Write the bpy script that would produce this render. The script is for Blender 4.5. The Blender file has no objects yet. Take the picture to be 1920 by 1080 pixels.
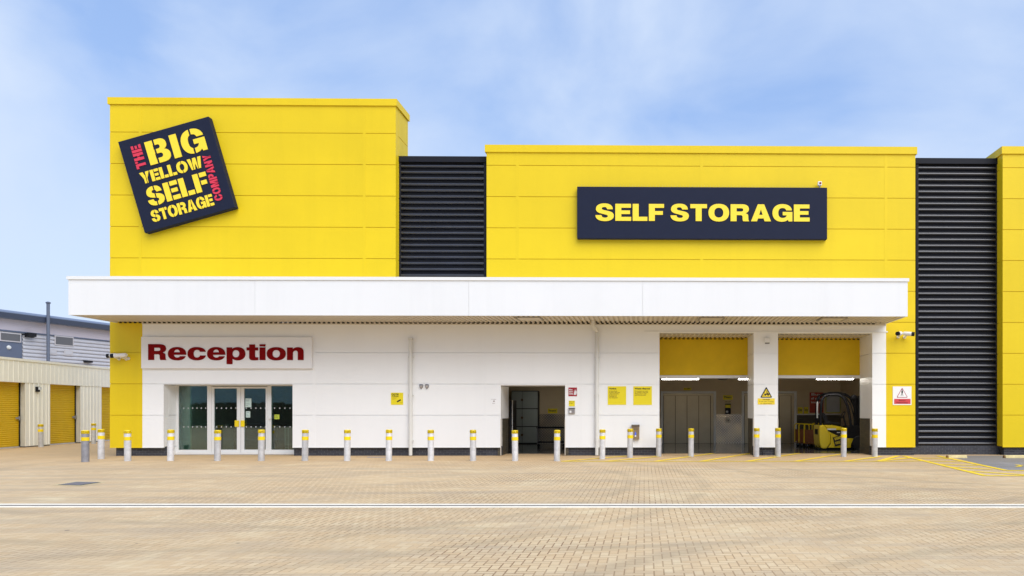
import bpy, bmesh, math, random
from mathutils import Vector
from math import sin, cos, pi, radians
random.seed(4)
SC = bpy.context.scene
COL = SC.collection

# ------------------------------------------------------------------ camera
F, CX, CY, EYE, TH = 1400.0, 1228.0, 768.0, 1.70, 0.0145
cam = bpy.data.objects.new('camera', bpy.data.cameras.new('camera'))
COL.objects.link(cam)
cam.location = (0, 0, EYE)
cam.rotation_euler = (pi / 2, 0, -TH)
cam.data.sensor_width = 36
cam.data.lens = F * 36 / 1920
cam.data.shift_x = -(CX - 960) / 1920
cam.data.shift_y = (CY - 540) / 1920
cam.data.clip_start = .1
cam.data.clip_end = 3000
SC.camera = cam

# ------------------------------------------------------------------ world, sun, exposure
SUN_EL, SUN_AZ = radians(46), radians(146)   # azimuth: 180 = behind the camera, less = from its right
w = bpy.data.worlds.new('World'); SC.world = w; w.use_nodes = True
nt = w.node_tree; N = nt.nodes; L = nt.links
for n in list(N): N.remove(n)
out = N.new('ShaderNodeOutputWorld'); bg = N.new('ShaderNodeBackground')
sky = N.new('ShaderNodeTexSky'); sky.sky_type = 'NISHITA'; sky.sun_disc = False
sky.sun_elevation = SUN_EL; sky.sun_rotation = SUN_AZ; sky.air_density = 1.0; sky.dust_density = 1.2; sky.ozone_density = 1.0
tc = N.new('ShaderNodeTexCoord'); mp = N.new('ShaderNodeMapping'); mp.inputs['Scale'].default_value = (1.5, 1.5, 2.0)
mp.inputs['Location'].default_value = (3.3, .2, 2.1)
no = N.new('ShaderNodeTexNoise'); no.inputs['Scale'].default_value = 1.9; no.inputs['Detail'].default_value = 8; no.inputs['Roughness'].default_value = .50
no.inputs['Distortion'].default_value = .35
rp = N.new('ShaderNodeValToRGB'); rp.color_ramp.elements[0].position = .40; rp.color_ramp.elements[1].position = .62
rp.color_ramp.elements[0].color = (0, 0, 0, 1); rp.color_ramp.elements[1].color = (.85, .85, .85, 1)
mx = N.new('ShaderNodeMix'); mx.data_type = 'RGBA'
sx = N.new('ShaderNodeSeparateXYZ'); L.new(tc.outputs['Generated'], sx.inputs[0])
gr = N.new('ShaderNodeValToRGB'); L.new(sx.outputs[2], gr.inputs[0])       # pale towards the horizon, bluer overhead
e = gr.color_ramp.elements; e[0].position = .0; e[0].color = (.500, .600, .76, 1); e[1].position = .62; e[1].color = (.205, .325, .60, 1)
k = e.new(.16); k.color = (.435, .545, .74, 1); k = e.new(.36); k.color = (.255, .385, .66, 1)
sc10 = N.new('ShaderNodeVectorMath'); sc10.operation = 'SCALE'; sc10.inputs['Scale'].default_value = 10; L.new(gr.outputs[0], sc10.inputs[0])
m1 = N.new('ShaderNodeMix'); m1.data_type = 'RGBA'; m1.inputs[0].default_value = .82
L.new(sky.outputs[0], m1.inputs[6]); L.new(sc10.outputs[0], m1.inputs[7])
mx.inputs[7].default_value = (4.6, 5.4, 6.75, 1)      # thin high cloud, in the sky texture's own units
bg.inputs['Strength'].default_value = .085
L.new(tc.outputs['Generated'], mp.inputs['Vector']); L.new(mp.outputs[0], no.inputs['Vector'])
L.new(no.outputs['Fac'], rp.inputs[0]); L.new(rp.outputs[0], mx.inputs[0]); L.new(m1.outputs[2], mx.inputs[6])
L.new(mx.outputs[2], bg.inputs['Color']); L.new(bg.outputs[0], out.inputs[0])
sl = bpy.data.lights.new('sun', 'SUN'); sl.energy = 1.95; sl.angle = radians(58); sl.color = (1, .965, .91)
so = bpy.data.objects.new('sun', sl); COL.objects.link(so)
d = Vector((sin(SUN_AZ) * cos(SUN_EL), cos(SUN_AZ) * cos(SUN_EL), sin(SUN_EL)))
so.rotation_euler = d.to_track_quat('Z', 'Y').to_euler(); so.location = d * 60
SC.view_settings.view_transform = 'Standard'; SC.view_settings.look = 'None'
SC.view_settings.exposure = .82; SC.view_settings.gamma = 1
SC.cycles.max_bounces = 7; SC.cycles.diffuse_bounces = 4; SC.cycles.transparent_max_bounces = 8
try: SC.cycles.use_denoising = True
except Exception: pass

# ------------------------------------------------------------------ measuring helpers
RT = Vector((cos(TH), -sin(TH), 0)); FW = Vector((sin(TH), cos(TH), 0)); O = Vector((0, 0, EYE))
def ray(px, py): return FW + RT * ((px - CX) / F) + Vector((0, 0, -(py - CY) / F))
def P(px, py, Y):
    r = ray(px, py); return O + r * (Y / r.y)
def X(px, Y): return P(px, CY, Y).x
def Z(py, Y, px=960): return P(px, py, Y).z
def G(px, py, z=0):
    r = ray(px, py); return O + r * ((z - EYE) / r.z)

# ------------------------------------------------------------------ materials
MC = {}
def mat(name, col, rough=.6, metal=0, var=0, vscale=3, bump=0, bscale=20, spec=.5, emit=None, estr=0, coat=0, panel=0, streak=0, each=0):
    if name in MC: return MC[name]
    m = bpy.data.materials.new(name); m.use_nodes = True; MC[name] = m
    n = m.node_tree.nodes; l = m.node_tree.links; b = n['Principled BSDF']
    b.inputs['Base Color'].default_value = (*col, 1); b.inputs['Roughness'].default_value = rough
    b.inputs['Metallic'].default_value = metal; b.inputs['Specular IOR Level'].default_value = spec
    if coat: b.inputs['Coat Weight'].default_value = coat; b.inputs['Coat Roughness'].default_value = .15
    if emit: b.inputs['Emission Color'].default_value = (*emit, 1); b.inputs['Emission Strength'].default_value = estr
    t = n.new('ShaderNodeTexCoord')
    if var:
        a = n.new('ShaderNodeTexNoise'); a.inputs['Scale'].default_value = vscale; a.inputs['Detail'].default_value = 6
        a.inputs['Roughness'].default_value = .6
        r = n.new('ShaderNodeMapRange'); r.inputs[1].default_value = .3; r.inputs[2].default_value = .7
        r.inputs[3].default_value = 1 - var; r.inputs[4].default_value = 1 + var * .5
        h = n.new('ShaderNodeMix'); h.data_type = 'RGBA'; h.blend_type = 'MULTIPLY'; h.inputs[0].default_value = 1
        h.inputs[6].default_value = (*col, 1)
        l.new(t.outputs['Object'], a.inputs['Vector']); l.new(a.outputs['Fac'], r.inputs[0]); l.new(r.outputs[0], h.inputs[7])
        last = h.outputs[2]
        def mult(val, lo, hi, a0=0, a1=1):
            nonlocal last
            r_ = n.new('ShaderNodeMapRange'); l.new(val, r_.inputs[0])
            for i_, v_ in enumerate((a0, a1, lo, hi)): r_.inputs[i_ + 1].default_value = v_
            h_ = n.new('ShaderNodeMix'); h_.data_type = 'RGBA'; h_.blend_type = 'MULTIPLY'; h_.inputs[0].default_value = 1
            l.new(last, h_.inputs[6]); l.new(r_.outputs[0], h_.inputs[7]); last = h_.outputs[2]
        if panel:
            g = n.new('ShaderNodeNewGeometry'); mult(g.outputs['Random Per Island'], 1 - panel, 1 + panel * .3)
        if each:
            g = n.new('ShaderNodeObjectInfo'); mult(g.outputs['Random'], 1 - each, 1 + each * .4)
        if streak:
            g = n.new('ShaderNodeMapping'); g.inputs['Scale'].default_value = (2.3, 2.3, .12); l.new(t.outputs['Object'], g.inputs[0])
            q_ = n.new('ShaderNodeTexNoise'); q_.inputs['Scale'].default_value = 1; q_.inputs['Detail'].default_value = 5; q_.inputs['Roughness'].default_value = .65
            l.new(g.outputs[0], q_.inputs['Vector']); mult(q_.outputs['Fac'], 1, 1 - streak, .48, .75)
        l.new(last, b.inputs['Base Color'])
    if bump:
        a = n.new('ShaderNodeTexNoise'); a.inputs['Scale'].default_value = bscale; a.inputs['Detail'].default_value = 3
        u = n.new('ShaderNodeBump'); u.inputs['Strength'].default_value = bump; u.inputs['Distance'].default_value = .02
        l.new(t.outputs['Object'], a.inputs['Vector']); l.new(a.outputs['Fac'], u.inputs['Height']); l.new(u.outputs[0], b.inputs['Normal'])
    return m

class NB:
    """tiny node-graph builder for scalar maths"""
    def __init__(s, m): s.n = m.node_tree.nodes; s.l = m.node_tree.links
    def m(s, op, a, b=None, c=None):
        x = s.n.new('ShaderNodeMath'); x.operation = op
        for i, v in enumerate((a, b, c)):
            if v is None: continue
            if isinstance(v, (int, float)): x.inputs[i].default_value = v
            else: s.l.new(v, x.inputs[i])
        return x.outputs[0]
    def noise(s, vec, scale, detail=3, rough=.5, dist=0):
        x = s.n.new('ShaderNodeTexNoise'); x.inputs['Scale'].default_value = scale; x.inputs['Detail'].default_value = detail
        x.inputs['Roughness'].default_value = rough; x.inputs['Distortion'].default_value = dist
        s.l.new(vec, x.inputs['Vector']); return x.outputs['Fac']
    def rng(s, v, a, b, c, d):
        x = s.n.new('ShaderNodeMapRange'); s.l.new(v, x.inputs[0])
        for i, q in enumerate((a, b, c, d)): x.inputs[i + 1].default_value = q
        return x.outputs[0]
    def mix(s, f, a, b, mode='MIX'):
        x = s.n.new('ShaderNodeMix'); x.data_type = 'RGBA'; x.blend_type = mode
        for i, v in ((0, f), (6, a), (7, b)):
            if isinstance(v, (int, float)): x.inputs[i].default_value = v
            elif isinstance(v, tuple): x.inputs[i].default_value = (*v, 1)
            else: s.l.new(v, x.inputs[i])
        return x.outputs[2]

def paving(name, base, warm, joint, stain, pitch=.1035, off=(.0, .0)):
    """block paving in 90 degree herringbone, 200 x 100 blocks"""
    m = bpy.data.materials.new(name); m.use_nodes = True; MC[name] = m
    q = NB(m); n, l = q.n, q.l; bs = n['Principled BSDF']
    t = n.new('ShaderNodeTexCoord'); sp = n.new('ShaderNodeSeparateXYZ'); l.new(t.outputs['Object'], sp.inputs[0])
    wob = q.rng(q.noise(t.outputs['Object'], .6, 2), 0, 1, -.02, .02)
    x = q.m('ADD', q.m('MULTIPLY', sp.outputs[0], 1 / pitch), 4000 + off[0]); y = q.m('ADD', q.m('MULTIPLY', sp.outputs[1], 1 / pitch), 4000 + off[1])
    x = q.m('ADD', x, wob)
    i = q.m('FLOOR', x); j = q.m('FLOOR', y); fx = q.m('SUBTRACT', x, i); fy = q.m('SUBTRACT', y, j)
    k = q.m('MODULO', q.m('ADD', q.m('SUBTRACT', i, j), 8000), 4.0)
    k = q.m('FLOOR', q.m('ADD', k, .5))
    def eq(v): return q.m('COMPARE', k, float(v), .25)
    k0, k1, k2, k3 = eq(0), eq(1), eq(2), eq(3)
    dl = q.m('ADD', fx, k1); dr = q.m('ADD', q.m('SUBTRACT', 1, fx), k0)
    db = q.m('ADD', fy, k2); dt = q.m('ADD', q.m('SUBTRACT', 1, fy), k3)
    dd = q.m('MINIMUM', q.m('MINIMUM', dl, dr), q.m('MINIMUM', db, dt))
    jn = q.rng(dd, .045, .10, 1, 0)
    ii = q.m('SUBTRACT', i, k1); jj = q.m('SUBTRACT', j, k2)
    cb = n.new('ShaderNodeCombineXYZ'); l.new(ii, cb.inputs[0]); l.new(jj, cb.inputs[1])
    wn = n.new('ShaderNodeTexWhiteNoise'); wn.noise_dimensions = '2D'; l.new(cb.outputs[0], wn.inputs['Vector'])
    big = q.noise(t.outputs['Object'], .16, 5, .55); mid = q.noise(t.outputs['Object'], .9, 5, .6, .4)
    fine = q.noise(t.outputs['Object'], 60, 3, .6)
    c = q.mix(q.rng(wn.outputs['Value'], 0, 1, 0, 1), base, warm)
    c = q.mix(1.0, c, q.mix(q.rng(big, .3, .7, 0, 1), (.90, .89, .87), (1.06, 1.05, 1.03)), 'MULTIPLY')
    c = q.mix(q.rng(mid, .48, .72, 0, .55), c, stain)                      # traffic grime
    pale = q.noise(t.outputs['Object'], .55, 6, .62, .8)
    c = q.mix(q.rng(pale, .56, .72, 0, .55), c, tuple(min(.8, v * 1.28 + .04) for v in base))
    # long curved tyre tracks
    mp = n.new('ShaderNodeMapping'); mp.inputs['Scale'].default_value = (.09, .7, 1); mp.inputs['Rotation'].default_value = (0, 0, .42)
    l.new(t.outputs['Object'], mp.inputs[0])
    tr = q.noise(mp.outputs[0], 1.3, 4, .5, 1.2)
    c = q.mix(q.rng(tr, .53, .64, 0, .5), c, stain)
    mpb = n.new('ShaderNodeMapping'); mpb.inputs['Scale'].default_value = (.12, .9, 1); mpb.inputs['Rotation'].default_value = (0, 0, -.6)
    l.new(t.outputs['Object'], mpb.inputs[0])
    tr2 = q.noise(mpb.outputs[0], 1.9, 4, .5, .9)
    c = q.mix(q.rng(tr2, .56, .66, 0, .42), c, stain)
    c = q.mix(1.0, c, q.mix(fine, (.90, .90, .90), (1.10, 1.10, 1.10)), 'MULTIPLY')
    jv = q.rng(q.noise(t.outputs['Object'], .22, 4, .6, .5), .40, .60, .12, 1)    # joints filled with sand in places
    c = q.mix(q.m('MULTIPLY', jn, jv), c, joint)
    # curved tyre marks left by turning vehicles
    brk = q.rng(q.noise(t.outputs['Object'], .8, 4, .6), .38, .55, 0, 1)
    for ax, ay, rad in ((-9.5, 17.5, 9.2), (-9.5, 17.5, 10.9), (6.0, 3.0, 6.4), (6.0, 3.0, 8.1), (-3.0, 27.0, 16.3), (-3.0, 27.0, 18.0), (12.5, 24.5, 9.0), (12.5, 24.5, 10.6)):
        dx = q.m('SUBTRACT', sp.outputs[0], ax); dy = q.m('SUBTRACT', sp.outputs[1], ay)
        rr_ = q.m('SQRT', q.m('ADD', q.m('MULTIPLY', dx, dx), q.m('MULTIPLY', dy, dy)))
        arc = q.rng(q.m('ABSOLUTE', q.m('SUBTRACT', rr_, rad)), .06, .22, .42, 0)
        c = q.mix(q.m('MULTIPLY', arc, brk), c, tuple(v * .55 for v in base))
    # blocks turn browner towards the building, along a noise-broken edge
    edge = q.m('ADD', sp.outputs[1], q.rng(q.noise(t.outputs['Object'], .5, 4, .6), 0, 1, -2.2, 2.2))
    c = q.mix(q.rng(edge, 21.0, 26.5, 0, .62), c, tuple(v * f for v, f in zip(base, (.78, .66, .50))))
    spn = q.noise(t.outputs['Object'], 5.5, 2, .5)
    c = q.mix(q.rng(spn, .74, .77, 0, .6), c, (.09, .075, .06))
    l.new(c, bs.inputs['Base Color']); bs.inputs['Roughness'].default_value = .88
    u = n.new('ShaderNodeBump'); u.inputs['Strength'].default_value = .35; u.inputs['Distance'].default_value = .01
    l.new(q.m('ADD', q.m('MULTIPLY', jn, -1), q.m('MULTIPLY', fine, .25)), u.inputs['Height']); l.new(u.outputs[0], bs.inputs['Normal'])
    return m

def brickmat(name, c1, c2, mortar, bw=.225, rh=.075, axis='XZ', rough=.5):
    m = bpy.data.materials.new(name); m.use_nodes = True; MC[name] = m
    q = NB(m); n, l = q.n, q.l; bs = n['Principled BSDF']
    g = n.new('ShaderNodeNewGeometry'); sp = n.new('ShaderNodeSeparateXYZ'); l.new(g.outputs['Position'], sp.inputs[0])
    nm = n.new('ShaderNodeSeparateXYZ'); l.new(g.outputs['Normal'], nm.inputs[0])
    side = q.m('GREATER_THAN', q.m('ABSOLUTE', nm.outputs[0]), .7)
    u_ = q.m('ADD', q.m('MULTIPLY', sp.outputs[0], q.m('SUBTRACT', 1, side)), q.m('MULTIPLY', sp.outputs[1], side))
    cb = n.new('ShaderNodeCombineXYZ'); l.new(q.m('ADD', u_, 200), cb.inputs[0]); l.new(q.m('ADD', sp.outputs[2], 20), cb.inputs[1])
    b = n.new('ShaderNodeTexBrick'); l.new(cb.outputs[0], b.inputs['Vector'])
    b.inputs['Scale'].default_value = 1; b.inputs['Brick Width'].default_value = bw; b.inputs['Row Height'].default_value = rh
    b.inputs['Mortar Size'].default_value = .0055; b.inputs['Mortar Smooth'].default_value = .1
    b.inputs['Color1'].default_value = (*c1, 1); b.inputs['Color2'].default_value = (*c2, 1); b.inputs['Mortar'].default_value = (*mortar, 1)
    no = q.noise(g.outputs['Position'], 14, 4, .6)
    c = q.mix(1.0, b.outputs['Color'], q.mix(no, (.75, .75, .75), (1.25, 1.25, 1.25)), 'MULTIPLY')
    l.new(c, bs.inputs['Base Color']); bs.inputs['Roughness'].default_value = rough
    u = n.new('ShaderNodeBump'); u.inputs['Strength'].default_value = .5; u.inputs['Distance'].default_value = .006
    l.new(q.m('SUBTRACT', 1, b.outputs['Fac']), u.inputs['Height']); l.new(u.outputs[0], bs.inputs['Normal'])
    return m

def checkermat():
    m = mat('checker_plate', (.42, .38, .33), .32, 1)
    q = NB(m); n, l = q.n, q.l; bs = n['Principled BSDF']
    g = n.new('ShaderNodeNewGeometry'); sp = n.new('ShaderNodeSeparateXYZ'); l.new(g.outputs['Position'], sp.inputs[0])
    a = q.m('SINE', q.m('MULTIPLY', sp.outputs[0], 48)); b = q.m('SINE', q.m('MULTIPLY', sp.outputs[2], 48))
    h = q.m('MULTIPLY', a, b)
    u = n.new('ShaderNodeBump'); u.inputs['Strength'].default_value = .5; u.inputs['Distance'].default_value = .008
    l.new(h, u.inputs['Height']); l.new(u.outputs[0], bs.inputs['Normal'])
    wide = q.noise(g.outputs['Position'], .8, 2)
    l.new(q.mix(q.rng(h, .1, .5, 0, .6), q.mix(q.rng(wide, .35, .65, 0, 1), (.17, .165, .17), (.52, .41, .28)), (.75, .62, .45)), bs.inputs['Base Color'])  # lighter dots: highlights on the raised studs, painted into the base colour
    return m

def glassmat():
    m = bpy.data.materials.new('tinted_glass'); m.use_nodes = True; MC['glass'] = m
    q = NB(m); n, l = q.n, q.l
    for x in list(n):
        if x.type != 'OUTPUT_MATERIAL': n.remove(x)
    o = [x for x in n if x.type == 'OUTPUT_MATERIAL'][0]
    t = n.new('ShaderNodeBsdfTransparent'); t.inputs[0].default_value = (.66, .82, .74, 1)
    gl = n.new('ShaderNodeBsdfGlossy'); gl.inputs['Roughness'].default_value = .02; gl.inputs[0].default_value = (.9, .95, 1, 1)
    fr = n.new('ShaderNodeFresnel'); fr.inputs[0].default_value = 1.52
    g = n.new('ShaderNodeNewGeometry')
    mpn = n.new('ShaderNodeMapping'); mpn.inputs['Scale'].default_value = (1.2, 1, .9); l.new(g.outputs['Position'], mpn.inputs[0])
    u = n.new('ShaderNodeBump'); u.inputs['Strength'].default_value = .12; u.inputs['Distance'].default_value = .01
    l.new(q.noise(mpn.outputs[0], 2.2, 1), u.inputs['Height']); l.new(u.outputs[0], gl.inputs['Normal'])
    mx = n.new('ShaderNodeMixShader'); l.new(q.m('MINIMUM', q.m('MULTIPLY', fr.outputs[0], 2.2), .9), mx.inputs[0])
    l.new(t.outputs[0], mx.inputs[1]); l.new(gl.outputs[0], mx.inputs[2]); l.new(mx.outputs[0], o.inputs[0])
    return m

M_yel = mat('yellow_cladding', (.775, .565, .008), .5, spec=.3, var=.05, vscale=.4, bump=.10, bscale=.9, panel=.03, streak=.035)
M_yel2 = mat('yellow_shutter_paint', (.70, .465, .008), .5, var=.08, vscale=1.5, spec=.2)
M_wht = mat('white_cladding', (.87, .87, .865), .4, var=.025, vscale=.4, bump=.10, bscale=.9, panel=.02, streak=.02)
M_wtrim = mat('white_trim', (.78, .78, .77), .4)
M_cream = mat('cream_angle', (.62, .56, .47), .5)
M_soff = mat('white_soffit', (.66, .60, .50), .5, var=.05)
M_dark = mat('louvre_metal', (.016, .018, .028), .30, 0, var=.3, vscale=1.2, spec=1.0, streak=.2)
M_darkf = mat('louvre_frame', (.010, .011, .017), .6, spec=.2)
M_sign = mat('sign_navy', (.0125, .0165, .038), .6, var=.05, spec=.15)
M_letter = mat('sign_yellow', (.90, .68, .03), .5)
M_red = mat('sign_dark_red', (.19, .0008, .0015), .7, spec=.1)
M_pink = mat('sign_red', (.66, .03, .07), .5)
M_black = mat('black_plastic', (.010, .010, .013), .6, spec=.25)
M_blackp = mat('black_print', (.02, .015, .01), .7)
M_brownp = mat('faded_print', (.16, .10, .02), .7)
M_plinth = brickmat('blue_engineering_brick', (.020, .021, .030), (.038, .040, .055), (.11, .11, .11))
M_dado = brickmat('dark_brown_brick', (.060, .050, .034), (.10, .082, .05), (.05, .045, .035), rough=.55)
M_galv = mat('galvanised_steel', (.66, .66, .675), .5, .12, var=.22, vscale=7, bump=.08, bscale=30, each=.22, streak=.25)
M_galv2 = mat('dull_grey_steel', (.27, .27, .30), .55, .15, var=.25, vscale=8)
M_tape = mat('yellow_reflective_tape', (.92, .68, .004), .35, var=.10, vscale=9, each=.10, streak=.12)
M_alu = mat('white_door_frame', (.74, .74, .73), .4)
M_steel = mat('lift_steel', (.40, .335, .235), .38, .6, var=.1, vscale=1)
M_wallin = mat('lobby_wall', (.60, .49, .33), .8, var=.04)
M_floor = mat('lobby_floor', (.065, .068, .07), .14, var=.2, vscale=2)
M_locker = mat('locker_grey', (.30, .34, .33), .5)
M_room = mat('reception_wall', (.36, .42, .38), .8, var=.1)
M_glass = glassmat()
M_cream2 = mat('cream_cladding', (.92, .905, .82), .5, var=.05, vscale=1)
M_greyc = mat('silver_cladding', (.52, .52, .565), .45, .1, var=.05)
M_bluec = mat('blue_grey_metal', (.10, .125, .19), .5)
M_light = mat('fluorescent_tube', (.9, .9, .9), .5, emit=(1, .95, .85), estr=20)
M_white = mat('white_plastic', (.78, .78, .78), .4)
M_wood = mat('brown_plywood', (.20, .065, .025), .55, var=.2, vscale=8)
M_fork = mat('forklift_yellow', (.82, .60, .01), .3, coat=.4)
M_rub = mat('black_rubber', (.015, .015, .016), .8)
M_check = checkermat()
M_shade = mat('void_shade', (.012, .008, .005), .9)  # near-black colour that stands for the shade inside hollows

# ------------------------------------------------------------------ mesh builder
WL = {}
def wl(o): return WL.get(o.name, Vector((0, 0, 0)))
class MB:
    def __init__(s, T=None): s.bm = bmesh.new(); s.T = T; s.mi = 0
    def v(s, p):
        p = Vector(p); return s.bm.verts.new(s.T(p) if s.T else p)
    def face(s, vs):
        try: f = s.bm.faces.new(vs); f.material_index = s.mi; return f
        except ValueError: return None
    def box(s, x0, x1, y0, y1, z0, z1):
        x0, x1 = sorted((x0, x1)); y0, y1 = sorted((y0, y1)); z0, z1 = sorted((z0, z1))
        v = [s.v(p) for p in ((x0,y0,z0),(x1,y0,z0),(x1,y1,z0),(x0,y1,z0),(x0,y0,z1),(x1,y0,z1),(x1,y1,z1),(x0,y1,z1))]
        for f in ((3,2,1,0),(4,5,6,7),(0,1,5,4),(1,2,6,5),(2,3,7,6),(3,0,4,7)): s.face([v[i] for i in f])
        return s
    def poly(s, pts): s.face([s.v(p) for p in pts]); return s
    def prism(s, pts, fn, a, b):
        """2-D outline (u,v) swept from a to b; fn(u,v,t) gives the point"""
        lo = [s.v(fn(u, v, a)) for u, v in pts]; hi = [s.v(fn(u, v, b)) for u, v in pts]
        n = len(pts); s.face(lo[::-1]); s.face(hi)
        for i in range(n): s.face([lo[i], lo[(i+1) % n], hi[(i+1) % n], hi[i]])
        return s
    def strip(s, pts, fn, a, b):
        lo = [s.v(fn(u, v, a)) for u, v in pts]; hi = [s.v(fn(u, v, b)) for u, v in pts]
        for i in range(len(pts) - 1): s.face([lo[i], lo[i+1], hi[i+1], hi[i]])
        return s
    def tube(s, path, r, n=10, cap=True):
        path = [Vector(p) for p in path]; rings = []
        rr = r if isinstance(r, (list, tuple)) else [r] * len(path)
        up = None
        for i, p in enumerate(path):
            t = (path[min(i+1, len(path)-1)] - path[max(i-1, 0)]).normalized()
            if up is None: up = Vector((0, 0, 1)) if abs(t.z) < .9 else Vector((1, 0, 0))
            a = t.cross(up).normalized(); b = t.cross(a).normalized(); up = a.cross(t).normalized() * -1 if False else up
            if abs(t.dot(up)) > .97: up = Vector((0, 1, 0)) if abs(t.y) < .9 else Vector((1, 0, 0)); a = t.cross(up).normalized(); b = t.cross(a).normalized()
            rings.append([s.v(p + (a * cos(2*pi*k/n) + b * sin(2*pi*k/n)) * rr[i]) for k in range(n)])
        for A, B in zip(rings, rings[1:]):
            for k in range(n): s.face([A[k], A[(k+1) % n], B[(k+1) % n], B[k]])
        if cap: s.face(rings[0][::-1]); s.face(rings[-1])
        return s
    def lathe(s, prof, c, n=24, axis='Z'):
        c = Vector(c); rings = []
        for r, h in prof:
            ring = []
            for k in range(n):
                a = 2*pi*k/n
                p = {'Z': (r*cos(a), r*sin(a), h), 'Y': (r*cos(a), h, r*sin(a)), 'X': (h, r*cos(a), r*sin(a))}[axis]
                ring.append(s.v(c + Vector(p)))
            rings.append(ring)
        for A, B in zip(rings, rings[1:]):
            for k in range(n): s.face([A[k], A[(k+1) % n], B[(k+1) % n], B[k]])
        s.face(rings[0][::-1]); s.face(rings[-1]); return s
    def build(s, name, m, parent=None, origin=None, smooth=False, bevel=0, **props):
        bmesh.ops.recalc_face_normals(s.bm, faces=s.bm.faces[:])
        vs = s.bm.verts
        if parent is not None: org = wl(parent)
        elif origin is not None: org = Vector(origin)
        else:
            xs = [v.co.x for v in vs]; ys = [v.co.y for v in vs]; zs = [v.co.z for v in vs]
            org = Vector(((min(xs)+max(xs))/2, (min(ys)+max(ys))/2, min(zs)))
        for v in vs: v.co -= org
        me = bpy.data.meshes.new(name); s.bm.to_mesh(me); s.bm.free()
        for q in (m if isinstance(m, (list, tuple)) else [m]): me.materials.append(q)
        if smooth:
            for p in me.polygons: p.use_smooth = True
        o = bpy.data.objects.new(name, me); COL.objects.link(o)
        if smooth:
            md = o.modifiers.new('edges', 'EDGE_SPLIT'); md.split_angle = radians(40)
        if bevel:
            md = o.modifiers.new('bevel', 'BEVEL'); md.width = bevel; md.segments = 2; md.limit_method = 'ANGLE'; md.angle_limit = radians(40)
        if parent is not None: o.parent = parent
        else: o.location = org
        WL[o.name] = org
        for k, v in props.items(): o[k] = v
        return o
def thing(name, label, cat, loc=(0, 0, 0), group=None):
    o = bpy.data.objects.new(name, None); COL.objects.link(o); o.location = loc; o.empty_display_size = .2
    WL[o.name] = Vector(loc); o['label'] = label; o['category'] = cat
    if group: o['group'] = group
    return o
def B(x0, x1, y0, y1, z0, z1): return MB().box(x0, x1, y0, y1, z0, z1)

def each(name, boxes, m, parent):
    for b_ in boxes: B(*b_).build(name, m, parent)

# ------------------------------------------------------------------ lettering
def cub(p0, c1, c2, p1, n=9):
    r = []
    for i in range(1, n + 1):
        t = i / n; u = 1 - t
        r.append((u*u*u*p0[0]+3*u*u*t*c1[0]+3*u*t*t*c2[0]+t*t*t*p1[0], u*u*u*p0[1]+3*u*u*t*c1[1]+3*u*t*t*c2[1]+t*t*t*p1[1]))
    return r
def cont(pts):
    """points (x,y), or (x,y,c1x,c1y,c2x,c2y) = a cubic ending at x,y"""
    r = [pts[0][:2]]
    for p in pts[1:]:
        if len(p) == 2: r.append(p)
        else: r += cub(r[-1], p[2:4], p[4:6], p[:2])
    if abs(r[-1][0]-r[0][0]) + abs(r[-1][1]-r[0][1]) < 1e-6: r.pop()
    return r
def ell(cx, cy, rx, ry, n=32, p=2.25):
    r = []
    for k in range(n):
        a = 2*pi*k/n; c, s_ = cos(a), sin(a)
        r.append((cx + rx*math.copysign(abs(c)**(2/p), c), cy + ry*math.copysign(abs(s_)**(2/p), s_)))
    return r
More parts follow.
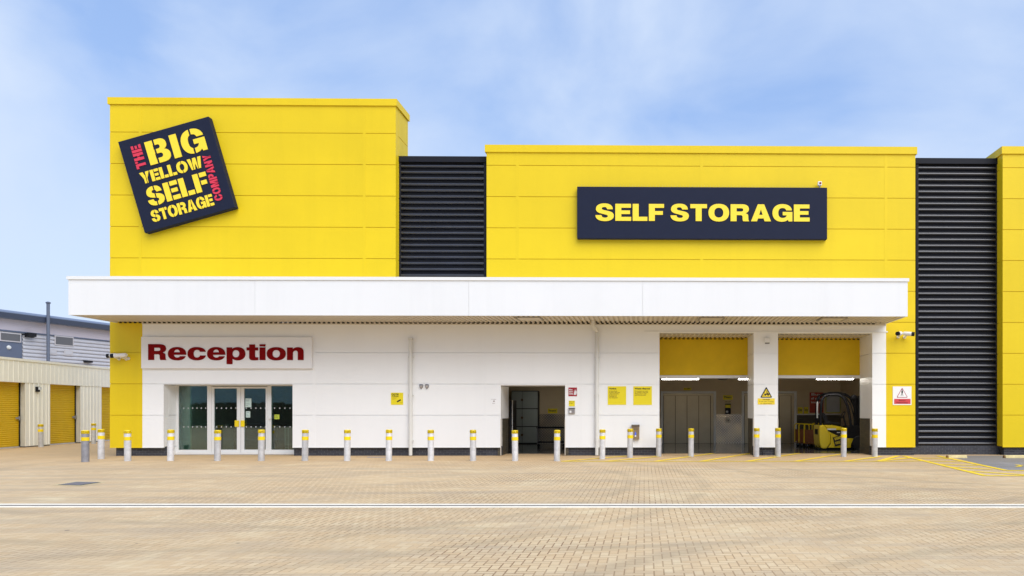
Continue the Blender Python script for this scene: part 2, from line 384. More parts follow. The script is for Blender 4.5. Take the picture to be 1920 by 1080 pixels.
GL = {
 'E': (.95, [[(0,0),(0,1),(.94,1),(.94,.77),(.36,.77),(.36,.61),(.88,.61),(.88,.40),(.36,.40),(.36,.23),(.95,.23),(.95,0)]]),
 'L': (.88, [[(0,0),(0,1),(.36,1),(.36,.24),(.88,.24),(.88,0)]]),
 'F': (.91, [[(0,0),(0,1),(.91,1),(.91,.77),(.36,.77),(.36,.58),(.84,.58),(.84,.36),(.36,.36),(.36,0)]]),
 'T': (1.0, [[(.32,0),(.32,.76),(0,.76),(0,1),(1,1),(1,.76),(.68,.76),(.68,0)]]),
 'I': (.36, [[(0,0),(0,1),(.36,1),(.36,0)]]),
 'H': (1.0, [[(0,0),(0,1),(.36,1),(.36,.62),(.64,.62),(.64,1),(1,1),(1,0),(.64,0),(.64,.38),(.36,.38),(.36,0)]]),
 'O': (1.24, [ell(.62,.5,.62,.52), ell(.62,.5,.27,.29)]),
 'A': (1.2, [[(0,0),(.41,1),(.79,1),(1.2,0),(.82,0),(.76,.17),(.42,.17),(.36,0)], [(.49,.38),(.70,.38),(.595,.70)]]),
 'R': (1.14, [cont([(0,0),(0,1),(.70,1),(1.10,.71,.95,1,1.10,.90),(.88,.47,1.10,.58,1.0,.50),(1.06,.30,1.02,.44,1.06,.40),(1.07,.12),(1.13,0,1.07,.05,1.09,.02),(.76,0),(.72,.15,.74,.03,.72,.08),(.72,.24),(.58,.36,.72,.33,.68,.36),(.36,.36),(.36,0)]),
        cont([(.36,.77),(.62,.77),(.76,.67,.71,.77,.76,.74),(.62,.57,.76,.60,.71,.57),(.36,.57)])]),
 'B': (1.12, [cont([(0,0),(0,1),(.68,1),(1.04,.74,.92,1,1.04,.92),(.86,.53,1.04,.63,.97,.56),(1.12,.28,1.02,.50,1.12,.42),(.72,0,1.12,.08,.96,0)]),
        cont([(.36,.78),(.58,.78),(.70,.69,.66,.78,.70,.75),(.58,.60,.70,.63,.66,.60),(.36,.60)]),
        cont([(.36,.41),(.62,.41),(.75,.31,.70,.41,.75,.37),(.62,.21,.75,.25,.70,.21),(.36,.21)])]),
 'P': (1.06, [cont([(0,0),(0,1),(.66,1),(1.06,.67,.92,1,1.06,.90),(.66,.34,1.06,.45,.92,.34),(.36,.34),(.36,0)]),
        cont([(.36,.77),(.58,.77),(.70,.67,.66,.77,.70,.74),(.58,.57,.70,.60,.66,.57),(.36,.57)])]),
 'S': (1.1, [cont([(1.04,.68),(.70,.68),(.54,.81,.69,.76,.63,.81),(.38,.725,.43,.81,.38,.78),(.55,.62,.38,.66,.44,.64),(.76,.575),(1.10,.30,.98,.53,1.10,.45),(.56,-.02,1.10,.08,.87,-.02),(0,.33,.2,-.02,.0,.12),(.36,.33),(.57,.18,.37,.23,.45,.18),(.74,.27,.68,.18,.74,.21),(.60,.365,.74,.33,.69,.345),(.38,.42),(.03,.69,.12,.48,.03,.57),(.54,1.02,.03,.90,.22,1.02),(1.04,.68,.86,1.02,1.03,.90)])]),
 'G': (1.2, [cont([(1.17,.65),(.83,.65),(.61,.79,.81,.74,.73,.79),(.35,.50,.43,.79,.35,.67),(.62,.20,.35,.31,.43,.20),(.86,.36,.76,.20,.84,.26),(.62,.36),(.62,.56),(1.2,.56),(1.2,0),(.97,0),(.94,.10),(.56,-.02,.85,.02,.72,-.02),(0,.5,.2,-.02,0,.2),(.60,1.02,0,.82,.24,1.02),(1.17,.65,.93,1.02,1.15,.88)])]),
 'C': (1.16, [cont([(1.15,.64),(.80,.64),(.60,.79,.78,.74,.70,.79),(.36,.50,.43,.79,.36,.67),(.60,.21,.36,.32,.43,.21),(.81,.37,.71,.21,.79,.27),(1.16,.37),(.60,-.02,1.12,.12,.90,-.02),(0,.5,.22,-.02,0,.2),(.60,1.02,0,.80,.22,1.02),(1.15,.64,.90,1.02,1.12,.87)])]),
 'Y': (1.1, [[(.37,0),(.37,.38),(0,1),(.40,1),(.55,.66),(.70,1),(1.1,1),(.73,.38),(.73,0)]]),
 'W': (1.6, [[(.28,0),(0,1),(.36,1),(.49,.42),(.63,1),(.97,1),(1.11,.42),(1.24,1),(1.6,1),(1.32,0),(.95,0),(.80,.55),(.65,0)]]),
 'M': (1.4, [[(0,0),(0,1),(.50,1),(.70,.42),(.90,1),(1.4,1),(1.4,0),(1.06,0),(1.06,.62),(.84,0),(.56,0),(.34,.62),(.34,0)]]),
 'N': (1.08, [[(0,0),(0,1),(.38,1),(.73,.48),(.73,1),(1.08,1),(1.08,0),(.71,0),(.35,.54),(.35,0)]]),
 'V': (1.1, [[(.36,0),(0,1),(.38,1),(.55,.4),(.72,1),(1.1,1),(.74,0)]]),
 'e': (1.13, [cont([(1.13,.33),(.36,.33),(.57,.155,.37,.22,.45,.155),(.75,.24,.66,.155,.72,.18),(1.09,.24),(.56,-.02,1.03,.06,.85,-.02),(0,.39,.2,-.02,0,.13),(.56,.82,0,.66,.22,.82),(1.13,.33,.93,.82,1.13,.64)]),
        cont([(.37,.49),(.56,.66,.39,.60,.46,.66),(.74,.49,.66,.66,.73,.60)])]),
 'c': (1.13, [cont([(1.12,.52),(.77,.52),(.58,.64,.75,.60,.69,.64),(.37,.40,.44,.64,.37,.54),(.58,.16,.37,.25,.44,.16),(.78,.29,.69,.16,.76,.2),(1.13,.29),(.57,-.02,1.08,.08,.87,-.02),(0,.4,.2,-.02,0,.15),(.57,.82,0,.66,.22,.82),(1.12,.52,.87,.82,1.09,.72)])]),
 'p': (1.16, [cont([(0,-.26),(0,.80),(.34,.80),(.345,.70),(.70,.82,.42,.78,.55,.82),(1.16,.40,.97,.82,1.16,.66),(.69,-.02,1.16,.14,.96,-.02),(.36,.09,.54,-.02,.43,.02),(.36,-.26)]), ell(.575,.40,.215,.225)]),
 't': (.72, [cont([(.16,.99),(.52,.99),(.52,.80),(.71,.80),(.71,.61),(.52,.61),(.52,.27),(.62,.18,.52,.20,.55,.18),(.72,.18),(.72,0),(.48,-.02,.66,-.015,.56,-.02),(.16,.18,.25,-.02,.16,.04),(.16,.61),(0,.61),(0,.80),(.16,.80)])]),
 'i': (.36, [[(0,0),(0,.80),(.36,.80),(.36,0)], [(0,.86),(0,1),(.36,1),(.36,.86)]]),
 'o': (1.18, [ell(.59,.40,.59,.42), ell(.59,.40,.235,.235)]),
 'n': (1.03, [cont([(0,0),(0,.80),(.35,.80),(.355,.68),(.68,.82,.43,.77,.54,.82),(1.03,.50,.92,.82,1.03,.71),(1.03,0),(.67,0),(.67,.45),(.53,.60,.67,.55,.62,.60),(.36,.44,.43,.60,.36,.54),(.36,0)])]),
}
# stencil bridges: vertical cuts, as shares of the glyph width
ST = {'B': [.38], 'I': [], 'G': [.46], 'Y': [.56], 'E': [.43], 'L': [.47], 'O': [.5], 'W': [.30, .66], 'S': [.52], 'F': [.45],
      'T': [.70], 'R': [.37], 'A': [.56], 'H': [.5], 'C': [.5], 'M': [.5], 'P': [.38], 'N': [.42]}
def fill(conts):
    """filled flat bmesh of outline contours"""
    cu = bpy.data.curves.new('outline', 'CURVE'); cu.dimensions = '2D'; cu.fill_mode = 'BOTH'
    for c in conts:
        s = cu.splines.new('POLY'); s.points.add(len(c) - 1); s.use_cyclic_u = True
        for p, (x, y) in zip(s.points, c): p.co = (x, y, 0, 1)
    o = bpy.data.objects.new('outline', cu); COL.objects.link(o)
    dg = bpy.context.evaluated_depsgraph_get(); dg.update()
    me = bpy.data.meshes.new_from_object(o.evaluated_get(dg))
    bm = bmesh.new(); bm.from_mesh(me); bpy.data.objects.remove(o); bpy.data.curves.remove(cu); bpy.data.meshes.remove(me)
    bmesh.ops.remove_doubles(bm, verts=bm.verts[:], dist=1e-5)
    return bm
GC = {}
def glyph(ch, stencil, gap=.09):
    k = (ch, stencil)
    if k in GC: return GC[k]
    wd, cs = GL[ch]; bm = fill(cs)
    if stencil:
        for f in ST.get(ch, []):
            x = f * wd
            for e in (x - gap/2*1.1, x + gap/2*1.1):
                bmesh.ops.bisect_plane(bm, geom=bm.verts[:] + bm.edges[:] + bm.faces[:], plane_co=(e, 0, 0), plane_no=(1, .0, 0))
            bmesh.ops.delete(bm, geom=[q for q in bm.faces if abs(q.calc_center_median().x - x) < gap*.54], context='FACES')
    me = bpy.data.meshes.new('glyph'); bm.to_mesh(me); bm.free()
    GC[k] = ([tuple(v.co[:2]) for v in me.vertices], [tuple(p.vertices) for p in me.polygons], wd)
    bpy.data.meshes.remove(me)
    return GC[k]
def lay(mb, text, o, ux, uz, w, h, thick, stencil=False, space=.06, widths=None):
    """lay a word into a box w x h; o = lower-left corner, ux right, uz up, thickness towards the viewer"""
    o, ux, uz = Vector(o), Vector(ux).normalized(), Vector(uz).normalized(); nn = ux.cross(uz)
    tot = 0; pos = []
    for ch in text:
        if ch == ' ': tot += .30; continue
        pos.append((ch, tot)); tot += GL[ch][0] + space
    tot -= space; sx = w / tot
    for ch, x0 in pos:
        vs, fs, wd = glyph(ch, stencil)
        fr = [mb.v(o + ux*((x0+x)*sx) + uz*(y*h) + nn*thick) for x, y in vs]
        bk = [mb.v(o + ux*((x0+x)*sx) + uz*(y*h) - nn*.002) for x, y in vs]
        ec = {}
        for f in fs:
            mb.face([fr[i] for i in f])
            for a, b in zip(f, f[1:] + f[:1]): ec.setdefault((min(a, b), max(a, b)), []).append((a, b))
        for k, v in ec.items():
            if len(v) == 1: a, b = v[0]; mb.face([fr[b], fr[a], bk[a], bk[b]])
def small(mb, text, o, size, bold=.0, w=None, ux=(1, 0, 0), uz=(0, 0, 1), lift=.004):
    """small print in the built-in face; o = lower-left corner"""
    cu = bpy.data.curves.new('print', 'FONT'); cu.body = text; cu.size = 1; cu.offset = bold; cu.resolution_u = 3
    ob = bpy.data.objects.new('print', cu); COL.objects.link(ob)
    dg = bpy.context.evaluated_depsgraph_get(); dg.update()
    me = bpy.data.meshes.new_from_object(ob.evaluated_get(dg))
    o, ux, uz = Vector(o), Vector(ux), Vector(uz); nn = ux.cross(uz)
    mxw = max([v.co.x for v in me.vertices] or [1]); sx = (w / mxw) if w else size
    vs = [mb.v(o + ux*(v.co.x*sx) + uz*(v.co.y*size) + nn*lift) for v in me.vertices]
    for p in me.polygons: mb.face([vs[i] for i in p.vertices])
    bpy.data.objects.remove(ob); bpy.data.curves.remove(cu); bpy.data.meshes.remove(me)

# ------------------------------------------------------------------ ground
def sheet(name, pts, z, m, **pr):
    mb = MB(); mb.poly([(p[0], p[1], z) for p in pts]); return mb.build(name, m, origin=(0, 0, 0), **pr)
M_pave = paving('tan_block_paving', (.66, .51, .315), (.60, .435, .25), (.25, .145, .07), (.44, .345, .235))
M_pgrey = paving('grey_block_paving', (.29, .29, .31), (.24, .24, .265), (.12, .12, .12), (.20, .19, .18), off=(1, 2))
gm = MB()
gm.poly([(-600, -400, 0), (600, -400, 0), (600, 900, 0), (-600, 900, 0)])
gm.build('ground', M_pave, origin=(0, 0, 0), kind='structure')

YW = 27.6                      # plane of the main wall
Y2 = 29.2                      # plane at the back of the loading-bay recess
YD = 28.4                      # plane of the reception doors
Y3 = 37.4                      # back wall of the lobby
CD = YW * (1 - .082)           # front of the canopy
zs = [Z(py, YW, 750) for py in (838, 778.5, 720, 661.3, 602.7, 544, 485, 426.5, 367.8, 309, 250.3)]
ZB = zs[0]

sheet('pavement', [G(1774, 854.4), G(1888, 882.6), G(1990, 883.5), G(2300, 883.5), G(2300, 854.4)], .004, M_pgrey, kind='structure')
M_road = mat('yellow_road_paint', (.93, .66, .03), .7, var=.2, vscale=5)
def line(mb, a, b, wd, z=.009):
    a = Vector(a[:2]); b = Vector(b[:2]); t = (b - a).normalized(); n_ = Vector((-t.y, t.x)) * wd / 2
    mb.poly([(p.x, p.y, z) for p in (a + n_, b + n_, b - n_, a - n_)])
rm = MB()
line(rm, G(1052, 865.4), G(1692, 865.4), .20, .008)
for i, (x0, x1, y1) in enumerate([(1056, 1175, 855.3), (1136, 1237, 856), (1229, 1339, 850), (1315, 1409, 850), (1401, 1500, 850), (1492, 1588, 850), (1585, 1652, 856), (1646, 1684, 855)]):
    line(rm, G(x0, 865.2), G(x1, y1), .19, .009)
rm.build('road_marking', M_road, origin=(0, 0, 0), kind='structure')
rm = MB()
line(rm, G(1694, 855), G(1848.5, 892.6), .17, .009); line(rm, G(1848, 892.4), G(2300, 892.4), .20, .0095)
line(rm, G(1757, 854.8), G(1888, 882.7), .17, .0092); line(rm, G(1887, 882.6), G(2300, 882.6), .20, .0097)
for a, b in (((1716, 858.8), (1776, 860.2)), ((1736, 864.8), (1801, 866.2)), ((1761, 870.8), (1834, 873)), ((1784, 876.2), (1860, 880.3)), ((1816, 883.6), (1926, 891)), ((1640, 865.3), (1708, 858.6)), ((1690, 865.2), (1733, 864.4))):
    line(rm, G(*a), G(*b), .21, .008)
line(rm, G(1905, 872), G(1935, 873.5), .09, .012); line(rm, G(1905, 872), G(1916, 874.5), .09, .0125); line(rm, G(1916, 874.5), G(1905, 876), .09, .013)
rm.build('road_marking', M_road, origin=(0, 0, 0), kind='structure')

# slot drain across the yard
A, Bq = G(0, 948.6), G(1920, 949.4); t = (Bq - A).normalized(); n_ = Vector((-t.y, t.x, 0))
def Tdr(p): return A + t * p.x + n_ * p.y + Vector((0, 0, p.z))
ld = A + t * 14
dr = thing('drainage_channel', 'long slot drain edged by two pale concrete strips crossing the tan paving', 'drain', (ld.x, ld.y, 0))
Ls = (Bq - A).length
m = MB(Tdr); m.box(-14, Ls + 14, .075, .235, .001, .012)
m.build('concrete_edge', mat('pale_concrete', (.84, .78, .66), .8, var=.1), dr)
m = MB(Tdr); m.box(-14, Ls + 14, -.235, -.075, .001, .012); m.build('concrete_edge', MC['pale_concrete'], dr)
m = MB(Tdr); m.box(-14, Ls + 14, -.075, .075, .001, .006)
s = 0
m.build('channel', mat('drain_dark', (.035, .03, .03), .7), dr)
m = MB(Tdr)
while s < Ls + 2: m.box(s, s + .028, -.045, .045, .0061, .010); s += .075
m.build('grating', mat('drain_grating', (.10, .085, .08), .8), dr)
# gully grate, turned 45 degrees
c4 = [G(108, 909.3), G(143, 903.9), G(190, 904.6), G(151, 910.6)]
gg = thing('gully_grate', 'dark slotted gully grate set diagonally in the tan paving at left', 'drain cover', tuple(sum(c4, Vector()) / 4))
def quad(q, a, b): return q[0].lerp(q[3], a).lerp(q[1].lerp(q[2], a), b)
m = MB(); cc = sum(c4, Vector()) / 4
m.poly([(*(cc + (p - cc) * 1.25).xy, .004) for p in c4]); m.build('surround', mat('sandy_mortar', (.62, .52, .30), .9, var=.2), gg)
m = MB(); m.poly([(*p.xy, .007) for p in c4]); m.build('pit_shade', M_shade, gg)  # flat sheet under the bars, the pit's shade put into its colour
m = MB()
for k in range(9):
    a = (k + .15) / 9; b = (k + .7) / 9
    m.poly([(*quad(c4, .04, a).xy, .012), (*quad(c4, .96, a).xy, .012), (*quad(c4, .96, b).xy, .012), (*quad(c4, .04, b).xy, .012)])
m.build('bars', mat('cast_iron', (.33, .31, .33), .6), gg)
c4 = [G(687, 857.9), G(723, 857.9), G(721, 856.9), G(690, 856.9)]
m = MB(); m.poly([(*p.xy, .006) for p in c4]); m.build('inspection_cover', MC['cast_iron'], label='small dark inspection cover in the paving at the foot of the white wall', category='drain cover')

# ------------------------------------------------------------------ main building
BX = (X(206, YW) + X(1716, YW)) / 2
bl = thing('storage_building', 'large yellow and white self storage building with a long white canopy', 'building', (BX, YW + 4, 0))
def subtract(rects, h):
    r = []
    hx0, hx1, hz0, hz1 = h
    for x0, x1, z0, z1 in rects:
        if hx1 <= x0 or hx0 >= x1 or hz1 <= z0 or hz0 >= z1: r.append((x0, x1, z0, z1)); continue
        if hx0 > x0: r.append((x0, hx0, z0, z1))
        if hx1 < x1: r.append((hx1, x1, z0, z1))
        a, b = max(x0, hx0), min(x1, hx1)
        if hz0 > z0: r.append((a, b, z0, hz0))
        if hz1 < z1: r.append((a, b, hz1, z1))
    return r
def clad(name, m, x0, x1, z0, z1, vj=(), holes=(), Y=YW, gap=.022, cover=True, back=.30, parent=None, zz=None):
    """wall of large flat cassette panels: real horizontal gaps, flush vertical cover strips"""
    mb = MB(); zz = [z0] + [z for z in (zz or zs) if z0 + .05 < z < z1 - .05] + [z1]
    xx = [x0] + list(vj) + [x1]
    for xa, xb in zip(xx, xx[1:]):
        for za, zb in zip(zz, zz[1:]):
            ga = gap/2 if za > z0 + 1e-4 else 0; gb = gap/2 if zb < z1 - 1e-4 else 0
            vx = .004
            rc = [(xa + (vx if xa > x0 + 1e-4 else 0), xb - (vx if xb < x1 - 1e-4 else 0), za + ga, zb - gb)]
            for h in holes: rc = subtract(rc, h)
            for a, b, c, d_ in rc: mb.box(a, b, Y, Y + .035, c, d_)
    rc = [(x0 + .003, x1 - .003, z0 + .003, z1 - .003)]
    for h in holes: rc = subtract(rc, (h[0] - .003, h[1] + .003, h[2] - .003, h[3] + .003))
    for a, b, c, d_ in rc: mb.box(a, b, Y + .03, Y + back, c, d_)
    if cover:
        for v in vj:
            rc = [(v - .055, v + .055, z0, z1)]
            for h in holes: rc = subtract(rc, h)
            for a, b, c, d_ in rc:
                mb.box(a, b, Y - .004, Y + .002, c, d_)
    return mb.build(name, m, parent if parent is not None else bl)

xT0, xT1 = X(206, YW), X(742, YW)                  # left tower
xC0, xC1 = X(912.3, YW), X(1716.2, YW)             # centre block
xR0 = X(1880, YW)                                   # right tower
xW0, xW1 = X(267, YW), X(1661.3, YW)               # white ground-floor wall
zTT = Z(197.5, YW, 480); zTC = Z(183.5, YW - .06, 480)
zCT = Z(287.5, YW, 1310); zCC = Z(273, YW - .06, 1310)
zCan = Z(520, CD, 960); zSof = Z(592, CD, 960)     # canopy top and soffit
TD = 1.42                                           # depth of the tower parapets
# left tower: above the canopy and the strip beside the white wall
clad('tower_wall', M_yel, xT0, xT1, zSof + .2, zTT, vj=(X(263, YW), X(683, YW)))
clad('corner_wall', M_yel, xT0, xW0, ZB, zSof + .2, back=.3)
# the tower's return wall, with its own panels
mb = MB(); zr = [zSof + .2] + [z for z in zs if zSof + .3 < z < zTT - .1] + [zTT]
for za, zb in zip(zr, zr[1:]):
    for ya, yb in ((YW + .30, YW + .70), (YW + .70, YW + TD)):
        mb.box(xT1 - .04, xT1, ya + .004, yb - .004, za + .011, zb - .011)
mb.box(xT1 - .25, xT1 - .03, YW + .30, YW + TD, zr[0], zTT)
mb.box(xT0, xT0 + .25, YW + .30, YW + 12, ZB, zTT)
mb.box(xT0 + .25, xT1 - .25, YW + TD - .1, YW + TD, 8.6, zTT)
mb.build('tower_return', M_yel, bl)
def coping(name, x0, x1, z0, z1, y0, y1, m=M_yel, ends=(1, 1)):
    mb = MB(); o = .055
    mb.box(x0 - o * ends[0], x1 + o * ends[1], y0 - o, y0 + .10, z0, z1)
    mb.box(x0 - o * ends[0], x1 + o * ends[1], y0 + .10, y1 + o, z1 - .06, z1)
    if ends[0]: mb.box(x0 - o, x0 + .08, y0 + .10, y1 + o, z0, z1 - .06)
    if ends[1]: mb.box(x1 - .08, x1 + o, y0 + .10, y1 + o, z0, z1 - .06)
    s = x0 + 2.6
    while s < x1: mb.box(s, s + .012, y0 - o - .004, y0 - o + .002, z0, z1); s += 4.9
    return mb.build(name, m, bl)
coping('tower_coping', xT0, xT1, zTT, zTC, YW, YW + TD)
# centre block
clad('upper_wall', M_yel, xC0, xC1, zSof + .2, zCT, vj=(X(970, YW), X(1315.5, YW), X(1661, YW)))
clad('end_wall', M_yel, xW1, xC1, ZB, zSof + .2)
B(xC0, xC0 + .2, YW + .3, YW + TD, zSof + .2, zCT).box(xC1 - .2, xC1, YW + .3, YW + TD, .4, zCT).box(xC0 + .2, xC1 - .2, YW + TD - .1, YW + TD, 8.6, zCT).build('block_return', M_yel, bl)
coping('block_coping', xC0, xC1, zCT, zCC, YW, YW + TD)
# right tower, cut off by the frame
xRE = xR0 + 7
clad('right_wall', M_yel, xR0, xRE, ZB, zCT + .03, vj=(X(1960, YW),))
mb = MB(); zr = [z for z in zs if z < zCT - .1] + [zCT + .03]
for za, zb in zip(zr, zr[1:]): mb.box(xR0, xR0 + .04, YW + .30, YW + TD, za + .011, zb - .011)
mb.box(xR0 + .03, xR0 + .25, YW + .30, YW + TD, ZB, zCT + .03); mb.box(xR0 + .25, xRE, YW + TD - .1, YW + TD, 8.6, zCT); mb.box(xRE - .25, xRE, YW + .3, YW + 12, 0, zCT)
mb.build('right_return', M_yel, bl)
coping('right_coping', xR0, xRE, zCT + .03, zCC + .04, YW, YW + TD)

# dark louvre screens
def louvre(name, x0, x1, Y, zb, zt, pitch=.2265):
    fr = MB(); fw = .10
    fr.box(x0, x0 + fw, Y - .06, Y + .06, zb, zt - .22); fr.box(x1 - fw, x1, Y - .06, Y + .06, zb, zt - .22)
    fr.box(x0 - .02, x1 + .02, Y - .10, Y + .5, zt - .21, zt); fr.box(x0 + fw, x1 - fw, Y + .055, Y + .12, zb, zt - .22)
    p = fr.build(name, M_darkf, bl)
    mb = MB(); prof = []; z = zt - .27
    while z > zb + .02:
        # one bullnosed blade: shelf, rounded nose, drip, recess
        for a, r in ((0, -.10), (.012, -.02), (.028, .028), (.05, .055), (.075, .068), (.10, .064), (.122, .045), (.138, .01), (.145, -.10)):
            prof.append((z - a, r))
        z -= pitch
    mb.strip(prof, lambda u, v, t_: (t_, Y - v, u), x0 + fw - .01, x1 - fw + .01)
    mb.build('blades', M_dark, p, smooth=True)
    return p
louvre('louvre_screen', X(748, YW + .42), X(912.5, YW + .42), YW + .42, zSof + .1, Z(293.5, YW + .36, 830))
louvre('louvre_screen', X(1716.5, YW + .5) , X(1868.5, YW + .5) + .04, YW + .50, ZB, Z(297, YW + .44, 1790))
B(X(1868.5, YW + .5) + .03, xR0 + .05, YW + .46, YW + .62, ZB, Z(297, YW + .44, 1790) - .02).build('louvre_post', M_darkf, bl)

# white ground-floor wall with its openings
oR = (X(306.9, YW), X(548.5, YW), 0, Z(720.8, YW, 430))
oP = (X(939, YW), X(1059.5, YW), 0, Z(722.5, YW, 1000))
oB1 = (X(1236.5, YW), X(1413.3, YW), 0, Z(624, YW, 1320))
oB2 = (X(1458.8, YW), X(1635.5, YW), 0, Z(625, YW, 1550))
zWT = Z(606, YW, 960)
holes = [oR, oP, oB1, oB2]
clad('white_wall', M_wht, xW0, xW1, ZB, zWT, vj=[X(v, YW) for v in (588.5, 910, 1089, 1208, 1437.5)], holes=holes, gap=.016)
# bottom drip trim
mb = MB()
segs = [(xT0, oR[0]), (oR[1], oP[0]), (oP[1], oB1[0]), (oB1[1], oB2[0]), (oB2[1], xC1)]
each('drip_trim', [(a, b, YW - .012, YW + .05, ZB - .028, ZB) for a, b in segs[1:4]] + [(xW0, oR[0], YW - .012, YW + .05, ZB - .028, ZB), (oB2[1], xW1, YW - .012, YW + .05, ZB - .028, ZB)], M_wtrim, bl)
each('drip_trim', [(xT0, xW0, YW - .012, YW + .05, ZB - .028, ZB), (xW1, xC1, YW - .012, YW + .05, ZB - .028, ZB), (xR0, xRE, YW - .012, YW + .05, ZB - .028, ZB)], M_yel, bl)
# header trim over the bays
B(X(1208, YW), xW1 + .06, YW - .02, YW, Z(623, YW, 1400), Z(620.5, YW, 1400)).build('header_trim', M_wtrim, bl)
# brick plinth
each('brick_plinth', [(a, b, YW + .11, YW + .40, 0, ZB + .02) for a, b in [(xT0 + .15, oR[0]), (oR[1], oP[0]), (oP[1], oB1[0]), (oB1[1], oB2[0]), (oB2[1], X(1716, YW)), (xR0 + .1, xRE)]]
     + [(X(1716, YW), xR0 + .10, YW + .45, YW + .62, 0, ZB + .01)], M_plinth, bl)
# recess linings (white above, dark brick dado below)
zD = 1.36
def lining(o, y1, name='recess_lining', dado=True):
    mb = MB(); zb = zD if dado else 0
    yy = [YW + .3, y1]; zz = [zb] + [z for z in zs if z > zb + .15 and z < o[3] - .1] + [o[3]]
    for xa, xb in ((o[0] - .10, o[0]), (o[1], o[1] + .10)):
        for za, zb_ in zip(zz, zz[1:]): mb.box(xa, xb, YW + .301, y1, za + .008, zb_ - .008)
    mb.box(o[0] - .14, o[0] - .07, YW + .301, y1, zb, o[3]); mb.box(o[1] + .07, o[1] + .14, YW + .301, y1, zb, o[3])
    mb.box(o[0] - .14, o[1] + .14, YW + .301, y1, o[3], o[3] + .1)
    mb.build(name, M_wht, bl)
    if dado:
        each('brick_dado', [(xa, xb, YW + .041, y1, 0, zD - .003) for xa, xb in ((o[0] - .12, o[0] - .012), (o[1] + .012, o[1] + .12))], M_dado, bl)
        each('corner_guard', [(xa, xb, YW - .006, YW + .04, .01, zD) for xa, xb in ((o[0] - .012, o[0] + .012), (o[1] - .012, o[1] + .012))], M_cream, bl)
for o_ in (oP, oB1, oB2): lining(o_, Y2)
lining(oR, YD + .1, dado=False)

# canopy
xc0, xc1 = X(128, CD), X(1702, CD)
mb = MB(); jz = [X(v, CD) for v in (478, 879, 1205)]
xx = [xc0] + jz + [xc1]
for a, b in zip(xx, xx[1:]): mb.box(a + .003, b - .003, CD, CD + .06, zSof, zCan - .11)
mb.box(xc0 + .01, xc1 - .01, CD + .05, CD + .12, zSof + .02, zCan - .1)
mb.box(xc0, xc0 + .06, CD + .12, YW + .05, zSof, zCan - .11); mb.box(xc1 - .06, xc1, CD + .12, YW - .001, zSof, zCan - .11)
mb.box(xc0 + .06, xc1 - .06, CD + .12, YW - .002, zCan - .2, zCan - .12)
can = mb.build('canopy', mat('canopy_fascia_white', (.79, .795, .80), .35, var=.025, vscale=.3, bump=.08, bscale=.6, panel=.01, streak=.03), bl)
mb = MB(); mb.box(xc0 - .04, xc1 + .04, CD - .035, CD + .13, zCan - .11, zCan); mb.box(xc0 - .04, xc0 + .1, CD + .13, YW, zCan - .11, zCan); mb.box(xc1 - .1, xc1 + .04, CD + .13, YW - .002, zCan - .11, zCan)
s = xc0 + 1.7
while s < xc1: mb.box(s, s + .010, CD - .038, CD - .03, zCan - .115, zCan); s += 2.9
mb.build('canopy_cap', M_wtrim, can)
def soffit(name, x0, x1, y0, y1, z, pitch=.172, parent=None):
    """ribbed soffit: troughs run front to back; their dark ends show at the wall"""
    mb = MB(); prof = []; s = x0
    while s + pitch <= x1 + .001:
        prof += [(s, z), (s + pitch * .52, z), (s + pitch * .58, z + .05), (s + pitch * .94, z + .05)]; s += pitch
    prof.append((s, z)); prof.append((x1, z))
    mb.strip(prof, lambda u, v, t_: (u, t_, v), y0, y1)
    p = mb.build(name, M_soff, parent)
    B(x0, x1, y1 - .015, y1 + .01, z + .004, z + .07).build('rib_end_shade', M_shade, p)  # dark strip: shade in the trough ends put into the colour
    return p
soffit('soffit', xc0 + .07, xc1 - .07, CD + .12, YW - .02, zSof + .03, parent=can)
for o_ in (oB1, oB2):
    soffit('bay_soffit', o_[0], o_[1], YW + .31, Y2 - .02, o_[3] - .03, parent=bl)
# trim between wall head and soffit
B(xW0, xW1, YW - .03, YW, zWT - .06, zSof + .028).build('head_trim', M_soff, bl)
def rib_gap_shade(x0, x1, Y, z, parent, pitch=.176):
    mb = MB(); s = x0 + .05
    while s < x1 - .1: mb.box(s, s + .10, Y - .006, Y, z - .045, z); s += pitch  # solid dark dashes: the shade of open rib ends painted as colour
    mb.build('rib_gap_shade', M_shade, parent)
rib_gap_shade(X(222, YW), X(1646, YW), YW - .031, zSof + .026, bl)
for o_ in (oB1, oB2): rib_gap_shade(o_[0], o_[1], Y2 - .001, o_[3] - .05, bl)
# downlights in the soffit
for px in (990, 1335, 1565):
    p = P(px, 597, 25.9); z = zSof + .03
    q = thing('soffit_light', {990: 'shallow square light in the canopy soffit left of the bent downpipe', 1335: 'shallow square light in the soffit above the left loading bay', 1565: 'shallow square light in the soffit above the right loading bay'}[px], 'light', (p.x, 26.2, z), group='lights set in the canopy soffit')
    B(p.x - .45, p.x + .45, 25.85, 26.75, z - .028, z + .01).build('frame', mat('soffit_light_frame', (.30, .27, .22), .5), q)
    B(p.x - .38, p.x + .38, 25.92, 26.68, z - .034, z - .028).build('diffuser', M_soff, q)

